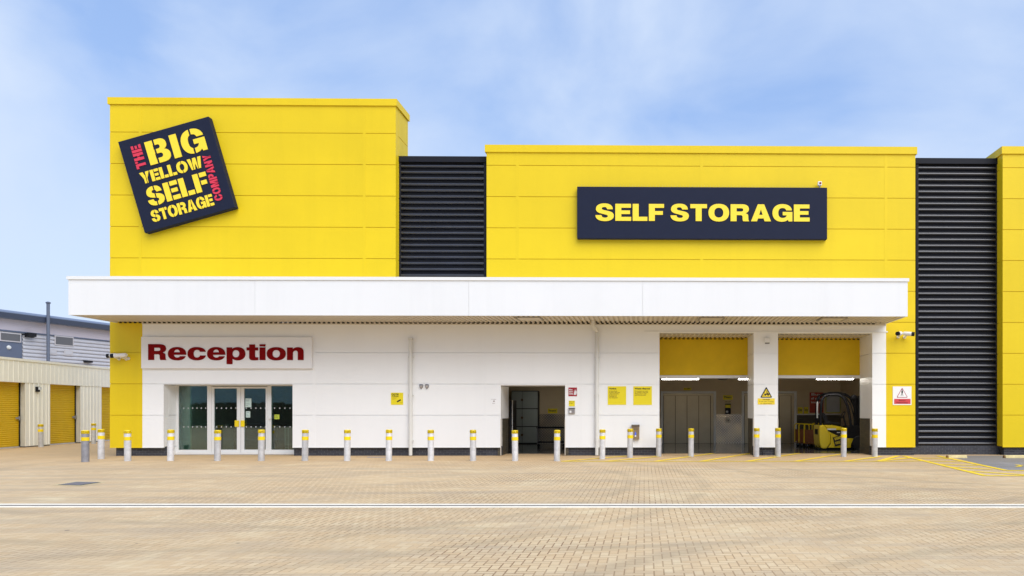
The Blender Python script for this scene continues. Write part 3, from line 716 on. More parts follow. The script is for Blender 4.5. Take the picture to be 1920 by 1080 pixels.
# downpipes
def pipe(px, top, bot, r=.065, bend=None):
    mb = MB(); x = X(px, YW - .12)
    pth = [(x, YW - .10, 0.02), (x, YW - .10, Z(top, YW - .1, px))]
    if bend:
        b = P(*bend, YW - .45); pth = pth[:2]; pth += [(x, YW - .10, Z(621, YW, px)), (b.x, YW - .45, Z(610, YW - .45)), (b.x, YW - .45, zSof + .04)]
    mb.tube(pth, r, 14)
    for zc in (.55, 2.2, 3.6):
        if zc < pth[1][2] + .01: mb.box(x - r - .02, x + r + .02, YW - .11, YW + .001, zc, zc + .04); mb.tube([(x, YW - .10, zc - .03), (x, YW - .10, zc + .07)], r + .008, 14)
    return mb.build('downpipe', mat('white_pipe', (.70, .69, .65), .4), bl, smooth=True)
pipe(769.5, 638, 855); pipe(1119, 625, 857, bend=(1112, 603))
B(X(766, YW - .1), X(773, YW - .1), YW - .19, YW - .01, Z(637.8, YW, 770), Z(634, YW, 770)).build('pipe_cap', MC['white_pipe'], bl)

# yellow bulkhead panels behind the bays (raised shutters)
def zz2(py, px=1320): return Z(py, Y2, px)
for k, o_ in enumerate((oB1, oB2)):
    px = 1320 if k == 0 else 1540
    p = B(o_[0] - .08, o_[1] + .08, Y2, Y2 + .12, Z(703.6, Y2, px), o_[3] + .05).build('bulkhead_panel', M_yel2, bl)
    mb = MB(); z = Z(703.6, Y2, px) + .15
    mb.box(o_[0] - .08, o_[1] + .08, Y2 - .04, Y2 + .14, Z(709.3, Y2, px), Z(703.8, Y2, px)); mb.build('bottom_rail', M_alu, p)
# inner front wall of the lobby
mb = MB(); xa, xb = oP[0] - 4.5, xC1 - .2
rc = [(xa, xb, 0, 4.4)]
for o_, zt in ((oP, oP[3]), (oB1, Z(704, Y2, 1320)), (oB2, Z(704, Y2, 1540))): rc = subtract(rc, (o_[0] - .08, o_[1] + .08, 0, zt))
for a, b, c, d_ in rc: mb.box(a, b, Y2 + .121, Y2 + .25, c, d_)
mb.build('lobby_front_wall', M_wallin, bl)
# lobby box
LX0, LX1, LZ = xa, xb, 3.75
B(LX0, LX1, Y3, Y3 + .2, -.0, LZ).build('lobby_back_wall', M_wallin, bl)
each('lobby_side_wall', [(LX0 - .2, LX0, Y2, Y3 + .2, 0, LZ), (LX1, LX1 + .2, Y2, Y3 + .2, 0, LZ)], M_wallin, bl)
B(LX0 - .2, LX1 + .2, Y2 + .25, Y3 + .2, LZ, LZ + .2).build('lobby_ceiling', M_wallin, bl)
B(LX0, LX1, Y2 - .35, Y3, .003, .012).build('lobby_floor', M_floor, bl)
# dado in the lobby
B(X(1494, Y3), LX1, Y3 - .03, Y3, .012, Z(778, Y3, 1550)).build('lobby_dado', M_dado, bl)
B(X(1494, Y3), LX1, Y3 - .035, Y3, Z(778, Y3, 1550), Z(776.5, Y3, 1550)).build('dado_rail', M_alu, bl)
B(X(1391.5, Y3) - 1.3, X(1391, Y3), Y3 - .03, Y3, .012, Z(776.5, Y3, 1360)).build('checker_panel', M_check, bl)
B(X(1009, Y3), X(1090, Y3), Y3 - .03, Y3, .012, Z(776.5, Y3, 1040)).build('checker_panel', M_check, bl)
# roof behind the parapets, so that daylight does not fall in
B(xT0 + .25, xRE - .25, YW + TD, YW + 14, 8.2, 8.6).build('roof', mat('roof_grey', (.25, .25, .26), .8), bl)
B(xT0 + .25, xRE - .25, YW + 13.8, YW + 14, 0, 8.2).build('rear_wall', M_greyc, bl)

# lifts
def lift(x0p, x1p, leaves=4):
    x0, x1 = X(x0p, Y3), X(x1p, Y3); zt = Z(737.3, Y3, x0p)
    fr = MB(); fr.box(x0 - .12, x0, Y3 - .05, Y3, .012, zt + .10); fr.box(x1, x1 + .12, Y3 - .05, Y3, .012, zt + .10); fr.box(x0, x1, Y3 - .05, Y3, zt, zt + .10)
    p = fr.build('lift_frame', M_alu, bl)
    B(x0, x1, Y3 - .004, Y3 + .001, .012, zt).build('shaft_shade', M_shade, p)  # flat dark sheet painting the shade behind the door leaves
    B(x0, x1, Y3 - .03, Y3 - .01, zt - .12, zt - .01).build('lift_header', M_steel, p)
    wd = (x1 - x0 - .18) / leaves
    for k in range(leaves):
        a = x0 + .02 + k * wd; q = MB(); q.box(a + .012, a + wd - .012, Y3 - .035 + .007 * abs(k - 1.5), Y3 - .006, .02, zt - .13)
        q.build('lift_door_leaf', M_steel, p)
    B(x1 - .14, x1 - .01, Y3 - .03, Y3 - .006, .02, zt - .12).build('lift_jamb', M_steel, p)
lift(1243.5, 1338); lift(1395, 1489)
# controls between the lifts
cx_ = X(1364.5, Y3)
lc = thing('lift_control', 'tall dark lift call panel with a round button between the two lifts', 'control panel', (cx_, Y3, 1))
B(X(1359.5, Y3), X(1370, Y3), Y3 - .06, Y3 - .002, Z(776.5, Y3, 1364), Z(757, Y3, 1364)).build('panel', M_darkf, lc)
MB().lathe([(.0001, -.04), (.05, -.04), (.06, 0)], (X(1363, Y3), Y3 - .06, Z(772, Y3, 1364)), 16, 'Y').build('button', M_white, lc)
q = thing('key_switch', 'pale square key switch on the checker plate under the lift call panel', 'switch', (cx_, Y3 - .03, .8))
B(X(1360.3, Y3), X(1369, Y3), Y3 - .07, Y3 - .031, Z(792.5, Y3, 1364), Z(783.5, Y3, 1364)).build('plate', M_cream, q)
MB().lathe([(.03, -.02), (.035, 0)], (X(1364.8, Y3), Y3 - .07, Z(788, Y3, 1364)), 12, 'Y').build('keyhole', M_black, q)

# reception frontage
zr0 = .03; zrt = Z(722.3, YD, 430)
fz = lambda py: Z(py, YD, 430)
rf = MB(); yd0, yd1 = YD - .05, YD + .05
xa, xb = oR[0] + .02, oR[1] + .14
XL = lambda px: X(px, YD)
for a, b in ((332.3, 335.9), (389.8, 397.5), (502.5, 509.4)): rf.box(XL(a), XL(b), yd0, yd1, zr0, fz(723.8))
rf.box(XL(332.3), xb, yd0, yd1, fz(723.8), oR[3] - .003)
rf.box(XL(335.9), XL(389.8), yd0, yd1, zr0, fz(843.2)); rf.box(XL(509.4), xb, yd0, yd1, zr0, fz(843.2))
rp_ = rf.build('entrance_frame', M_alu, bl, bevel=.006)
B(XL(332), xb + .1, YD - .10, YD - .051, .012, .09).build('threshold', M_alu, rp_)
B(XL(335.9), XL(389.8), YD - .006, YD + .006, fz(843.2), fz(723.8)).build('glass_pane', M_glass, rp_)
B(XL(509.4), xb, YD - .006, YD + .006, fz(843.2), fz(723.8)).build('glass_pane', M_glass, rp_)
for (a, b, ga, gb, hx0, hx1) in ((397.8, 452.2, 402.4, 445.2, 442.2, 449.8), (452.8, 502.3, 458.6, 501.3 - 2.2, 453.2, 460.2)):
    q = MB(); y0, y1 = YD - .045, YD + .03
    q.box(XL(a), XL(ga), y0, y1, zr0, fz(725)); q.box(XL(gb), XL(b), y0, y1, zr0, fz(725))
    q.box(XL(ga), XL(gb), y0, y1, fz(728.4), fz(725)); q.box(XL(ga), XL(gb), y0, y1, zr0, fz(843))
    dl = q.build('entrance_door', M_alu, bl, bevel=.006)
    B(XL(ga), XL(gb), YD - .006, YD + .006, fz(843), fz(728.4)).build('glass_pane', M_glass, dl)
    B(XL(hx0), XL(hx1), YD - .09, YD - .046, fz(800), fz(788.2)).build('handle', M_tape, dl, bevel=.01)
# manifestation dots
mb = MB()
for py in (765.2, 800.4):
    for a, b, n in ((345, 386, 6), (406.5, 442.5, 5), (462, 498, 5), (515, 544, 4)):
        for k in range(n):
            px = a + (b - a) * k / (n - 1)
            mb.lathe([(.022, -.009), (.022, -.007)], (X(px, YD), YD, fz(py)), 10, 'Y')
mb.build('glass_dots', mat('frosted_dot', (.62, .64, .64), .6), rp_)
def sticker(name, label, a, b, c, d_, col, lines, mt):
    o = B(XL(a), XL(b), YD - .011, YD - .0065, fz(d_), fz(c)); o = o.build(name, col, label=label, category='sticker')
    mb = MB()
    for py, wd in lines: mb.box(XL(a) + .02, XL(a) + .02 + wd, YD - .013, YD - .0115, fz(py + .6), fz(py))
    mb.build('print', mt, o)
M_pale = mat('pale_green_paper', (.48, .60, .55), .6)
sticker('door_notice', 'tall pale notice stuck high on the right reception door glass', 460.3, 471.5, 747, 763.5, M_pale, ((749.5, .13), (751.5, .10), (757, .14), (760, .08)), M_bluec)
sticker('door_notice', 'small square pale notice stuck below the taller one on the right reception door', 461.2, 469.4, 771, 782.8, M_pale, ((773, .1), (776.3, .05), (779.5, .09)), M_bluec)
sticker('door_notice', 'small yellow green sticker on the glass pane right of the reception doors', 514.8, 524, 777.3, 786, mat('lime_sticker', (.50, .58, .05), .6), ((779.5, .1), (782, .12)), M_blackp)
# door entry device
B(X(506.5, YD), X(510.8, YD), YD - .12, YD - .051, fz(785.5), fz(778.8)).build('door_release', M_white, label='small white door release box on the post right of the reception doors', category='switch')
# reception room
mb = MB(); rx0, rx1 = oR[0] - 1.6, oR[1] + 2.2
mb.box(rx0, rx1, YD + 7, YD + 7.2, 0, 3.6); mb.box(rx0 - .2, rx0, YD + .11, YD + 7.2, 0, 3.6); mb.box(rx1, rx1 + .2, YD + .11, YD + 7.2, 0, 3.6)
mb.box(rx0 - .2, rx1 + .2, YD + .11, YD + 7.2, 3.6, 3.8); mb.box(rx0, oR[0] - .14, YD + .11, YD + .2, 0, 3.6); mb.box(oR[1] + .14, rx1, YD + .11, YD + .2, 0, 3.6); mb.box(oR[0] - .14, oR[1] + .14, YD + .11, YD + .2, oR[3] + .1, 3.6)
mb.box(XL(335) - .5, XL(350), YD + .3, YD + 3.2, 0, 3.6)
mb.build('reception_room', M_room, bl)
B(rx0, rx1, YD + .06, YD + 7, .003, .012).build('reception_floor', M_floor, bl)
ct = thing('reception_counter', 'dark reception counter standing inside behind the glass doors', 'counter', (X(430, 32), 33, 0))
B(X(400, 33), X(520, 33), 33, 33.7, .01, 1.0).build('body', mat('counter_dark', (.06, .045, .03), .5), ct); B(X(398, 33), X(522, 33), 32.95, 33.75, 1.0, 1.05).build('top', M_wood, ct)
# wire basket and cabinet seen low at the right pane
wr = MB(); x0, x1 = X(534, YD + .5), X(541, YD + .5)
for k in range(9): wr.box(x0, x1, YD + .5, YD + .51, .25 + k * .09, .26 + k * .09)
wr.box(x0, x0 + .01, YD + .5, YD + .51, .05, 1.0); wr.box(x1 - .01, x1, YD + .5, YD + .51, .05, 1.0)
wr.build('leaflet_rack', M_white, label='white wire leaflet rack inside the right reception window', category='rack')

# ------------------------------------------------------------------ signs
s0 = Vector((P(220.9, 266.1, YW - .27))); s1 = Vector((P(390.6, 218, YW - .27)))
U = (s1 - s0); side = U.length; U.normalize(); V = Vector((U.z, 0, -U.x))       # V points down the board
if V.z > 0: V = -V
side_v = (P(269.6, 437.2, YW - .27) - s0).length
cen = s0 + U * side / 2 + V * side_v / 2
ls = thing('logo_sign', 'tilted square navy sign with yellow and red stencil lettering on the left tower', 'sign', tuple(cen))
def LT(p): return s0 + U * (p.x * side) + V * (p.y * side_v) + Vector((0, -p.z, 0))
m = MB(LT); m.box(0, 1, 0, 1, -.25, 0); m.build('board', M_sign, ls, bevel=.015)
m = MB()
for tx, u0, u1, v0, v1 in (('BIG', .268, .898, .085, .335), ('YELLOW', .125, .80, .382, .503), ('SELF', .135, .803, .553, .752), ('STORAGE', .120, .80, .798, .920)):
    lay(m, tx, s0 + U * (u0 * side) + V * (v1 * side_v) + Vector((0, -.002, 0)), U, -V, (u1 - u0) * side, (v1 - v0) * side_v, .02, True, .10 if tx != 'BIG' else .14)
m.build('yellow_lettering', M_letter, ls)
m = MB()
# reading upwards: baseline on the right, letters' tops to the left
lay(m, 'THE', s0 + U * (.222 * side) + V * (.338 * side_v) + Vector((0, -.002, 0)), -V, -U, .25 * side_v, .105 * side, .02, True, .10)
m.build('red_lettering', M_pink, ls); m = MB()
lay(m, 'COMPANY', s0 + U * (.903 * side) + V * (.888 * side_v) + Vector((0, -.002, 0)), -V, -U, .50 * side_v, .083 * side, .02, True, .12)
m.build('red_lettering', M_pink, ls)

def board(name, label, x0, x1, y0, y1, Y, th, m_, cat='sign', bevel=0, group=None):
    a = P(x0, y1, Y - th); b = P(x1, y0, Y - th)
    o = B(a.x, b.x, Y - th, Y - .001, a.z, b.z).build(name, m_, bevel=bevel, label=label, category=cat)
    if group: o['group'] = group
    return o, a, b
# SELF STORAGE
o, a, b = board('fascia_sign', 'long navy sign reading SELF STORAGE on the centre yellow wall', 1082, 1551, 351.7, 447, YW, .22, M_sign, bevel=.012)
m = MB(); Yf = YW - .22; lo = P(1116.5, 414, Yf); hi = P(1517.8, 383.8, Yf)
lay(m, 'SELF STORAGE', (lo.x, Yf - .002, lo.z), (1, 0, 0), (0, 0, 1), hi.x - lo.x, hi.z - lo.z, .02, False, .09)
m.build('lettering', M_letter, o)
m = MB()                                       # anti-bird pins along the top edge
s = a.x + .05
while s < b.x - .6: m.box(s, s + .006, Yf + .06, Yf + .066, b.z, b.z + .09); s += .11
m.build('bird_spikes', mat('pale_wire', (.6, .5, .15), .5), o)
# Reception
o, a, b = board('reception_sign', 'white sign with dark red Reception lettering above the entrance', 264.5, 584.5, 632, 690.8, YW, .12, mat('reception_board', (.80, .79, .79), .4), bevel=.01)
m = MB(); Yf = YW - .12; lo = P(278.3, 675, Yf); hi = P(569.5, 645.6, Yf)
lay(m, 'Reception', (lo.x, Yf - .002, lo.z), (1, 0, 0), (0, 0, 1), hi.x - lo.x, hi.z - lo.z, .02, False, .085)
m.build('lettering', M_red, o)
# CCTV
o, a, b = board('cctv_sign', 'square yellow CCTV notice on the white wall left of the straight downpipe', 733, 755.8, 736.3, 759, YW, .012, mat('notice_yellow', (.80, .66, .005), .55))
sc = (b.x - a.x) / 22.8; Yf = YW - .0125
m = MB()
lay(m, 'CCTV', (a.x + 1.4 * sc, Yf, b.z - 5.6 * sc), (1, 0, 0), (0, 0, 1), 13.2 * sc, 4.0 * sc, .002, False, .05)
small(m, 'in operation', (a.x + 1.6 * sc, Yf, b.z - 7.8 * sc), 2.2 * sc, .03, 13 * sc)
c = Vector((a.x + 15 * sc, Yf - .003, a.z + 7.6 * sc)); u = Vector((.87, 0, .49)); v_ = Vector((-.49, 0, .87))
m.poly([c - u*4*sc - v_*1.3*sc, c + u*4*sc - v_*1.3*sc, c + u*4*sc + v_*1.3*sc, c - u*4*sc + v_*1.3*sc])
m.build('print', M_blackp, o)
m = MB()
for k, wd in ((9.5, 9), (11.2, 8), (12.9, 5)): m.box(a.x + 2 * sc, a.x + (2 + wd) * sc, Yf - .003, Yf, b.z - k * sc, b.z - (k - .5) * sc)
m.box(a.x + 16 * sc, a.x + 22 * sc, Yf - .003, Yf, a.z + 3.6 * sc, a.z + 4.2 * sc)
m.build('fine_print', mat('worn_print', (.50, .38, .01), .7), o)
# two yellow notices
def notice(lbl, x0, x1, y0, y1, title, tw, lines):
    o, a, b = board('notice_board', lbl, x0, x1, y0, y1, YW, .012, MC['notice_yellow'], group='square yellow notices on the white wall')
    sc = (b.x - a.x) / (x1 - x0); m = MB()
    small(m, title, (a.x + 2.7 * sc, Yf, b.z - 5.6 * sc), 3.9 * sc, .035, tw * sc)
    m.build('title', M_blackp, o); m = MB()
    for k, (tx, wd) in enumerate(lines): small(m, tx, (a.x + 2.7 * sc, Yf, b.z - (9.8 + 2.5 * k) * sc), 2.5 * sc, .015, wd * sc)
    m.build('print', M_brownp, o)
notice('square yellow notice with six lines of print right of the bent downpipe', 1139.5, 1174, 724.3, 759, 'Notice.', 14, (('No items should', 15), ('be left in this area', 20), ('without permission', 18), ('of the store', 14), ('manager at', 14), ('the reception', 16)))
notice('square yellow Waste disposal notice beside the left loading bay', 1187.5, 1222.3, 724.3, 759.2, 'Waste disposal', 28.5, (('Do not leave any waste', 25), ('or rubbish in this area', 25), ('Please take it with', 22), ('you when you leave', 21)))
# small white notice
o, a, b = board('small_notice', 'small white notice with faint grey print left of the open side doorway', 920, 936.5, 744, 760.5, YW, .006, mat('notice_white', (.86, .86, .86), .4), 'sign')
sc = (b.x - a.x) / 16.5; Yf2 = YW - .0065; m = MB(); small(m, 'No smoking', (a.x + 1.2 * sc, Yf2, b.z - 5.4 * sc), 2.2 * sc, .02, 9.5 * sc); m.box(a.x + 4.5 * sc, a.x + 7.8 * sc, Yf2 - .003, Yf2, b.z - 9.5 * sc, b.z - 7 * sc); small(m, 'thanks', (a.x + 3 * sc, Yf2, b.z - 13 * sc), 2.2 * sc, .02, 5 * sc)
m.build('print', mat('grey_print', (.42, .36, .36), .7), o)
# fire sign
o, a, b = board('fire_sign', 'dark red and white square fire sign right of the side doorway', 1065.8, 1081.8, 726.6, 742.8, YW, .012, mat('fire_red', (.34, .0, .012), .5))
sc = (b.x - a.x) / 16; m = MB()
small(m, 'Fire', (a.x + 1.6 * sc, Yf, b.z - 5.3 * sc), 3.4 * sc, .04, 6 * sc); small(m, 'alarm', (a.x + 1.0 * sc, Yf, b.z - 9.0 * sc), 3.4 * sc, .04, 7.3 * sc); small(m, 'inside', (a.x + .8 * sc, Yf, b.z - 12.8 * sc), 3.4 * sc, .04, 7.8 * sc)
for k in range(4):                              # flames
    x_ = a.x + (9.8 + k * 1.25) * sc; h = (4.2, 5.4, 6, 5)[k]
    m.poly([(x_, Yf - .003, b.z - 13.8 * sc), (x_ + 1.1 * sc, Yf - .003, b.z - 13.8 * sc), (x_ + 2.2 * sc, Yf - .003, b.z - (13.8 - h) * sc), (x_ + .6 * sc, Yf - .003, b.z - (13.8 - h - 5) * sc), (x_ + .9 * sc, Yf - .003, b.z - (13.8 - h) * sc)])
m.build('print', mat('sign_white', (.8, .8, .8), .5), o)
o, a, b = board('small_notice', 'small yellow notice between the red fire sign and the intercom', 1066.6, 1077.8, 751.3, 761.8, YW, .012, MC['notice_yellow'])
sc = (b.x - a.x) / 11; m = MB(); small(m, 'Push to call', (a.x + .8 * sc, Yf, b.z - 2.6 * sc), 1.8 * sc, .03, 9 * sc); small(m, 'for help', (a.x + .8 * sc, Yf, b.z - 5.4 * sc), 1.8 * sc, .03, 6 * sc)
m.build('print', M_brownp, o)
q = P(1072.5, 775.5, YW)
ic = thing('intercom', 'grey metal intercom with a dark top edge under the small yellow notice', 'intercom', (q.x, YW, q.z))
B(X(1066.5, YW), X(1078, YW), YW - .06, YW - .001, Z(775.5, YW, 1072), Z(766, YW, 1072)).build('case', mat('brushed_grey', (.33, .30, .29), .4, .5), ic)
B(X(1066.3, YW), X(1078.2, YW), YW - .075, YW - .001, Z(766, YW, 1072), Z(764.8, YW, 1072)).build('hood', M_black, ic)
B(X(1068, YW), X(1071.8, YW), YW - .066, YW - .06, Z(774, YW, 1072), Z(770, YW, 1072)).build('speaker_grille', M_white, ic)
MB().lathe([(.018, -.008), (.02, 0)], (X(1075, YW), YW - .06, Z(770, YW, 1072)), 12, 'Y').build('button', M_galv2, ic)
# water point box
q = P(1191.5, 823, YW)
wb = thing('water_point', 'brown wall box with a blue and white tap sign behind a bollard', 'box', (q.x, YW, q.z))
M_tan = mat('dull_brass', (.30, .22, .13), .5, .3, var=.2, vscale=6)
B(X(1184.7, YW), X(1198.8, YW), YW - .14, YW - .001, Z(823.2, YW, 1191), Z(799.6, YW, 1191)).build('case', M_tan, wb)
B(X(1184.3, YW), X(1199.2, YW), YW - .17, YW - .001, Z(799.6, YW, 1191), Z(796.2, YW, 1191)).build('lid', mat('dark_brass', (.13, .10, .07), .5), wb)
m = MB(); yy = YW - .141
for py in (802, 804.5): m.box(X(1186.5, YW), X(1197, YW), yy - .003, yy, Z(py + 1, YW, 1191), Z(py, YW, 1191))
m.build('print', MC['dark_brass'], wb)
xm = X(1191.6, YW); m = MB(); m.poly([(xm - .035, yy - .003, Z(816, YW, 1191)), (xm + .035, yy - .003, Z(816, YW, 1191)), (xm + .03, yy - .003, Z(812, YW, 1191)), (xm, yy - .003, Z(808.5, YW, 1191)), (xm - .03, yy - .003, Z(812, YW, 1191))])
m.build('water_drop', mat('sign_blue', (.10, .17, .75), .5), wb)
MB().lathe([(.032, -.012), (.034, 0)], (xm, yy, Z(817.3, YW, 1191)), 14, 'Y').build('tap_knob', M_white, wb)
# danger sign on the pillar: triangle + plate on one board
def tri(mb, cx, zb, zt, hw, y, r=.0):
    mb.poly([(cx - hw, y, zb), (cx + hw, y, zb), (cx, y, zt)])
def rtri(cx, zb, zt, hw, rr):
    pts = []
    V_ = [Vector((cx - hw, zb)), Vector((cx + hw, zb)), Vector((cx, zt))]
    for i in range(3):
        p, a_, b_ = V_[i], V_[i-1], V_[(i+1) % 3]
        s1_ = p + (a_ - p).normalized() * rr; s2_ = p + (b_ - p).normalized() * rr
        for k in range(5):
            t_ = k / 4; pts.append(tuple((1-t_)**2 * s1_ + 2*t_*(1-t_) * p + t_**2 * s2_))
    return pts
xm = X(1436.7, YW); q = P(1436.7, 758, YW)
ds = thing('forklift_warning_sign', 'yellow triangle and plate warning of fork lift trucks on the white pillar between the bays', 'sign', (xm, YW, q.z))
zt, zb_ = Z(724.8, YW, 1436), Z(745.6, YW, 1436); hw = X(1448, YW) - xm
fn = lambda u_, v_, t_: (u_, t_, v_)
m = MB(); m.prism(rtri(xm, zb_, zt, hw, .05), fn, YW - .012, YW - .001); m.build('triangle', M_blackp, ds)
m = MB(); m.prism(rtri(xm, zb_ + .035, zt - .085, hw - .058, .03), fn, YW - .016, YW - .0125); m.build('triangle_field', M_letter, ds)
m = MB(); y = YW - .018; k = .0066
def FP(*p): m.poly([(xm + (x - 48) * k * .62, y, zb_ + .055 + z_ * k * .62) for x, z_ in p])
FP((28, 12), (76, 12), (78, 22), (62, 26), (60, 34), (52, 34), (50, 24), (30, 22)); FP((30, 24), (33, 24), (33, 52), (30, 52)); FP((33.2, 49), (56, 49), (56, 52), (33.2, 52)); FP((56.2, 52), (60, 36), (63, 36), (59, 52)); FP((14, 6), (29.5, 6), (29.5, 9), (14, 9)); FP((34, 4), (44, 4), (46, 8), (44, 11.7), (34, 11.7), (32, 8)); FP((60, 4), (70, 4), (73, 8), (70, 11.7), (60, 11.7), (57, 8)); FP((46, 34.2), (52, 34.2), (52, 44), (46, 44))
m.build('pictogram', M_blackp, ds)
B(X(1420.8, YW), X(1452.6, YW), YW - .012, YW - .001, Z(758.4, YW, 1436), Z(747, YW, 1436)).build('plate', M_letter, ds)
m = MB(); sc = .0197
small(m, 'DANGER', (xm - 7 * sc, YW - .0125, Z(750, YW, 1436)), 3.1 * sc, .02, 14 * sc); small(m, 'Fork Lift Trucks', (xm - 13.5 * sc, YW - .0125, Z(753.7, YW, 1436)), 3.1 * sc, .0, 27 * sc); small(m, 'in Operation', (xm - 10.5 * sc, YW - .0125, Z(757.5, YW, 1436)), 3.1 * sc, .0, 21 * sc)
m.build('print', M_brownp, ds)
# pedestrian sign
o, a, b = board('pedestrian_sign', 'white sign with a red triangle over a red Beware Pedestrians panel on the yellow wall', 1674, 1709, 724.6, 759.3, YW, .012, mat('sign_board_white', (.82, .82, .82), .45))
xm = X(1691.3, YW); zt, zb_ = Z(726.6, YW, 1691), Z(745.5, YW, 1691); hw = X(1702, YW) - xm
m = MB(); m.prism(rtri(xm, zb_, zt, hw, .05), fn, YW - .016, YW - .0125); m.build('triangle', mat('triangle_red', (.42, .05, .09), .5), o)
m = MB(); m.prism(rtri(xm, zb_ + .02, zt - .048, hw - .033, .035), fn, YW - .019, YW - .0165); m.build('triangle_field', MC['sign_board_white'], o)
m = MB(); y = YW - .021; k = .0047
FP2 = lambda *p: m.poly([(xm + (x - 50) * k, y, zb_ + .02 + z_ * k) for x, z_ in p])
FP2((44, 30), (54, 30), (57, 42), (53, 54), (46, 54), (43, 42)); FP2((47, 55), (52, 55), (53, 59), (50, 62), (47, 59)); FP2((44, 29.5), (48, 29.5), (43, 10), (38, 10)); FP2((50, 29.5), (54, 29.5), (58, 10), (54, 10))
m.build('pictogram', M_blackp, o)
B(X(1676.3, YW), X(1707, YW), YW - .016, YW - .0125, Z(757.3, YW, 1691), Z(747.8, YW, 1691)).build('red_panel', mat('panel_red', (.60, .05, .06), .5), o)
m = MB(); small(m, 'Beware', (X(1685, YW), YW - .0165, Z(751.8, YW, 1691)), .055, .03, X(1697.5, YW) - X(1685, YW)); small(m, 'Pedestrians', (X(1680.5, YW), YW - .0165, Z(755.8, YW, 1691)), .055, .03, X(1702, YW) - X(1680.5, YW))
m.build('print', mat('print_maroon', (.22, .01, .02), .6), o)

# ------------------------------------------------------------------ wall fittings
def camera_at(px, py, Y, dirx, diry, label, ln=.34, wallY=YW, group='security cameras', bx=None):
    p = P(px, py, Y); d_ = Vector((dirx, diry, -.12)).normalized()
    t_ = thing('security_camera', label, 'camera', tuple(p), group)
    q = MB(); a_ = p - d_ * ln / 2; b_ = p + d_ * ln / 2
    q.tube([a_, a_ + d_ * .03, b_ - d_ * .06], [.05, .075, .075], 16); q.build('housing', M_white, t_, smooth=True)
    q = MB(); q.tube([b_ - d_ * .06, b_ + d_ * .04, b_ + d_ * .0405, b_ + d_ * .0], [.078, .076, .06, .058], 16); q.build('lens_hood', M_black, t_, smooth=True)
    q = MB(); root = Vector((p.x - dirx * .05, wallY - .0, p.z - .02))
    q.tube([p - d_ * .05 + Vector((0, 0, -.06)), Vector((root.x, root.y - .06, p.z - .10)), Vector((root.x, root.y, p.z - .10))], .03, 10)
    q.tube([Vector((root.x, wallY - .04, p.z - .10)), Vector((root.x, wallY - .001, p.z - .10))], .055, 14); q.build('bracket', M_white, t_, smooth=True)
camera_at(222.5, 666.5, YW - .35, -1, -.45, 'white security camera at the left corner of the yellow wall, the nearer to its edge', .42)
camera_at(210.5, 666.5, YW - .30, -1, -.15, 'white security camera projecting past the left corner edge of the yellow wall', .28)
camera_at(231, 666.3, YW - .22, -.98, .1, 'white security camera right of the other two on the left yellow corner', .26)
camera_at(1686.5, 625.3, YW - .28, -.75, -.8, 'white security camera pointing left on the yellow strip right of the bays', .30)
camera_at(1703, 625.8, YW - .28, .95, -.45, 'white security camera pointing right on the yellow strip beside the louvre', .36)
# little camera over the SELF STORAGE sign
p = P(1536.8, 348, YW - .16)
sc_ = thing('sign_sensor', 'tiny white sensor with a red lens on top of the SELF STORAGE sign', 'sensor', (p.x, p.y, p.z - .1))
B(p.x - .07, p.x + .07, p.y - .07, p.y + .07, p.z - .01, p.z + .14).build('case', M_white, sc_, bevel=.02)
MB().lathe([(.035, -.02), (.04, 0)], (p.x + .01, p.y - .07, p.z + .07), 12, 'Y').build('lens', M_red, sc_)
B(p.x - .025, p.x + .025, p.y - .02, p.y + .02, p.z - .075, p.z - .01).build('stem', M_galv2, sc_)
# twin wall lamps
for px, lb in ((790, 'left of the pair of small grey wall lamps beside the straight downpipe'), (800.7, 'right of the pair of small grey wall lamps beside the straight downpipe')):
    p = P(px, 725, YW); t_ = thing('wall_lamp', lb, 'lamp', tuple(p), 'small grey wall lamps')
    q = MB(); q.prism([(-.075, .06), (-.05, .09), (.05, .09), (.075, .06), (.06, -.02), (.0, -.10), (-.06, -.02)], lambda u_, v_, s_: (p.x + u_, s_, p.z + v_), YW - .03, YW - .001); q.build('back_plate', M_galv2, t_)
    q = MB(); q.prism([(-.055, .05), (.055, .05), (.045, -.02), (.0, -.08), (-.045, -.02)], lambda u_, v_, s_: (p.x + u_ * (1 if s_ > YW - .05 else .6), s_, p.z + v_ * (1 if s_ > YW - .05 else .6)), YW - .10, YW - .031); q.build('lens', mat('lamp_lens', (.42, .38, .35), .25), t_, bevel=.01)
# white box on the pillar
p = P(1437.5, 643, YW)
t_ = thing('alarm_box', 'white alarm box high on the pillar between the loading bays', 'box', tuple(p))
B(X(1432, YW), X(1443, YW), YW - .14, YW - .005, Z(643, YW, 1437), Z(633.5, YW, 1437)).build('case', M_wtrim, t_, bevel=.02)
B(X(1434, YW), X(1442, YW), YW - .12, YW - .03, Z(644.4, YW, 1437), Z(643.1, YW, 1437)).build('underside_grille', M_black, t_)
# thin black cable at the pillar foot
MB().tube([P(1427.5, 839, YW - .03), P(1428, 842, YW - .06), P(1429.5, 848, YW - .06), P(1430, 853, YW - .06)], .018, 8).build('black_hose', M_black, label='short black hose hanging at the foot of the white pillar', category='hose')

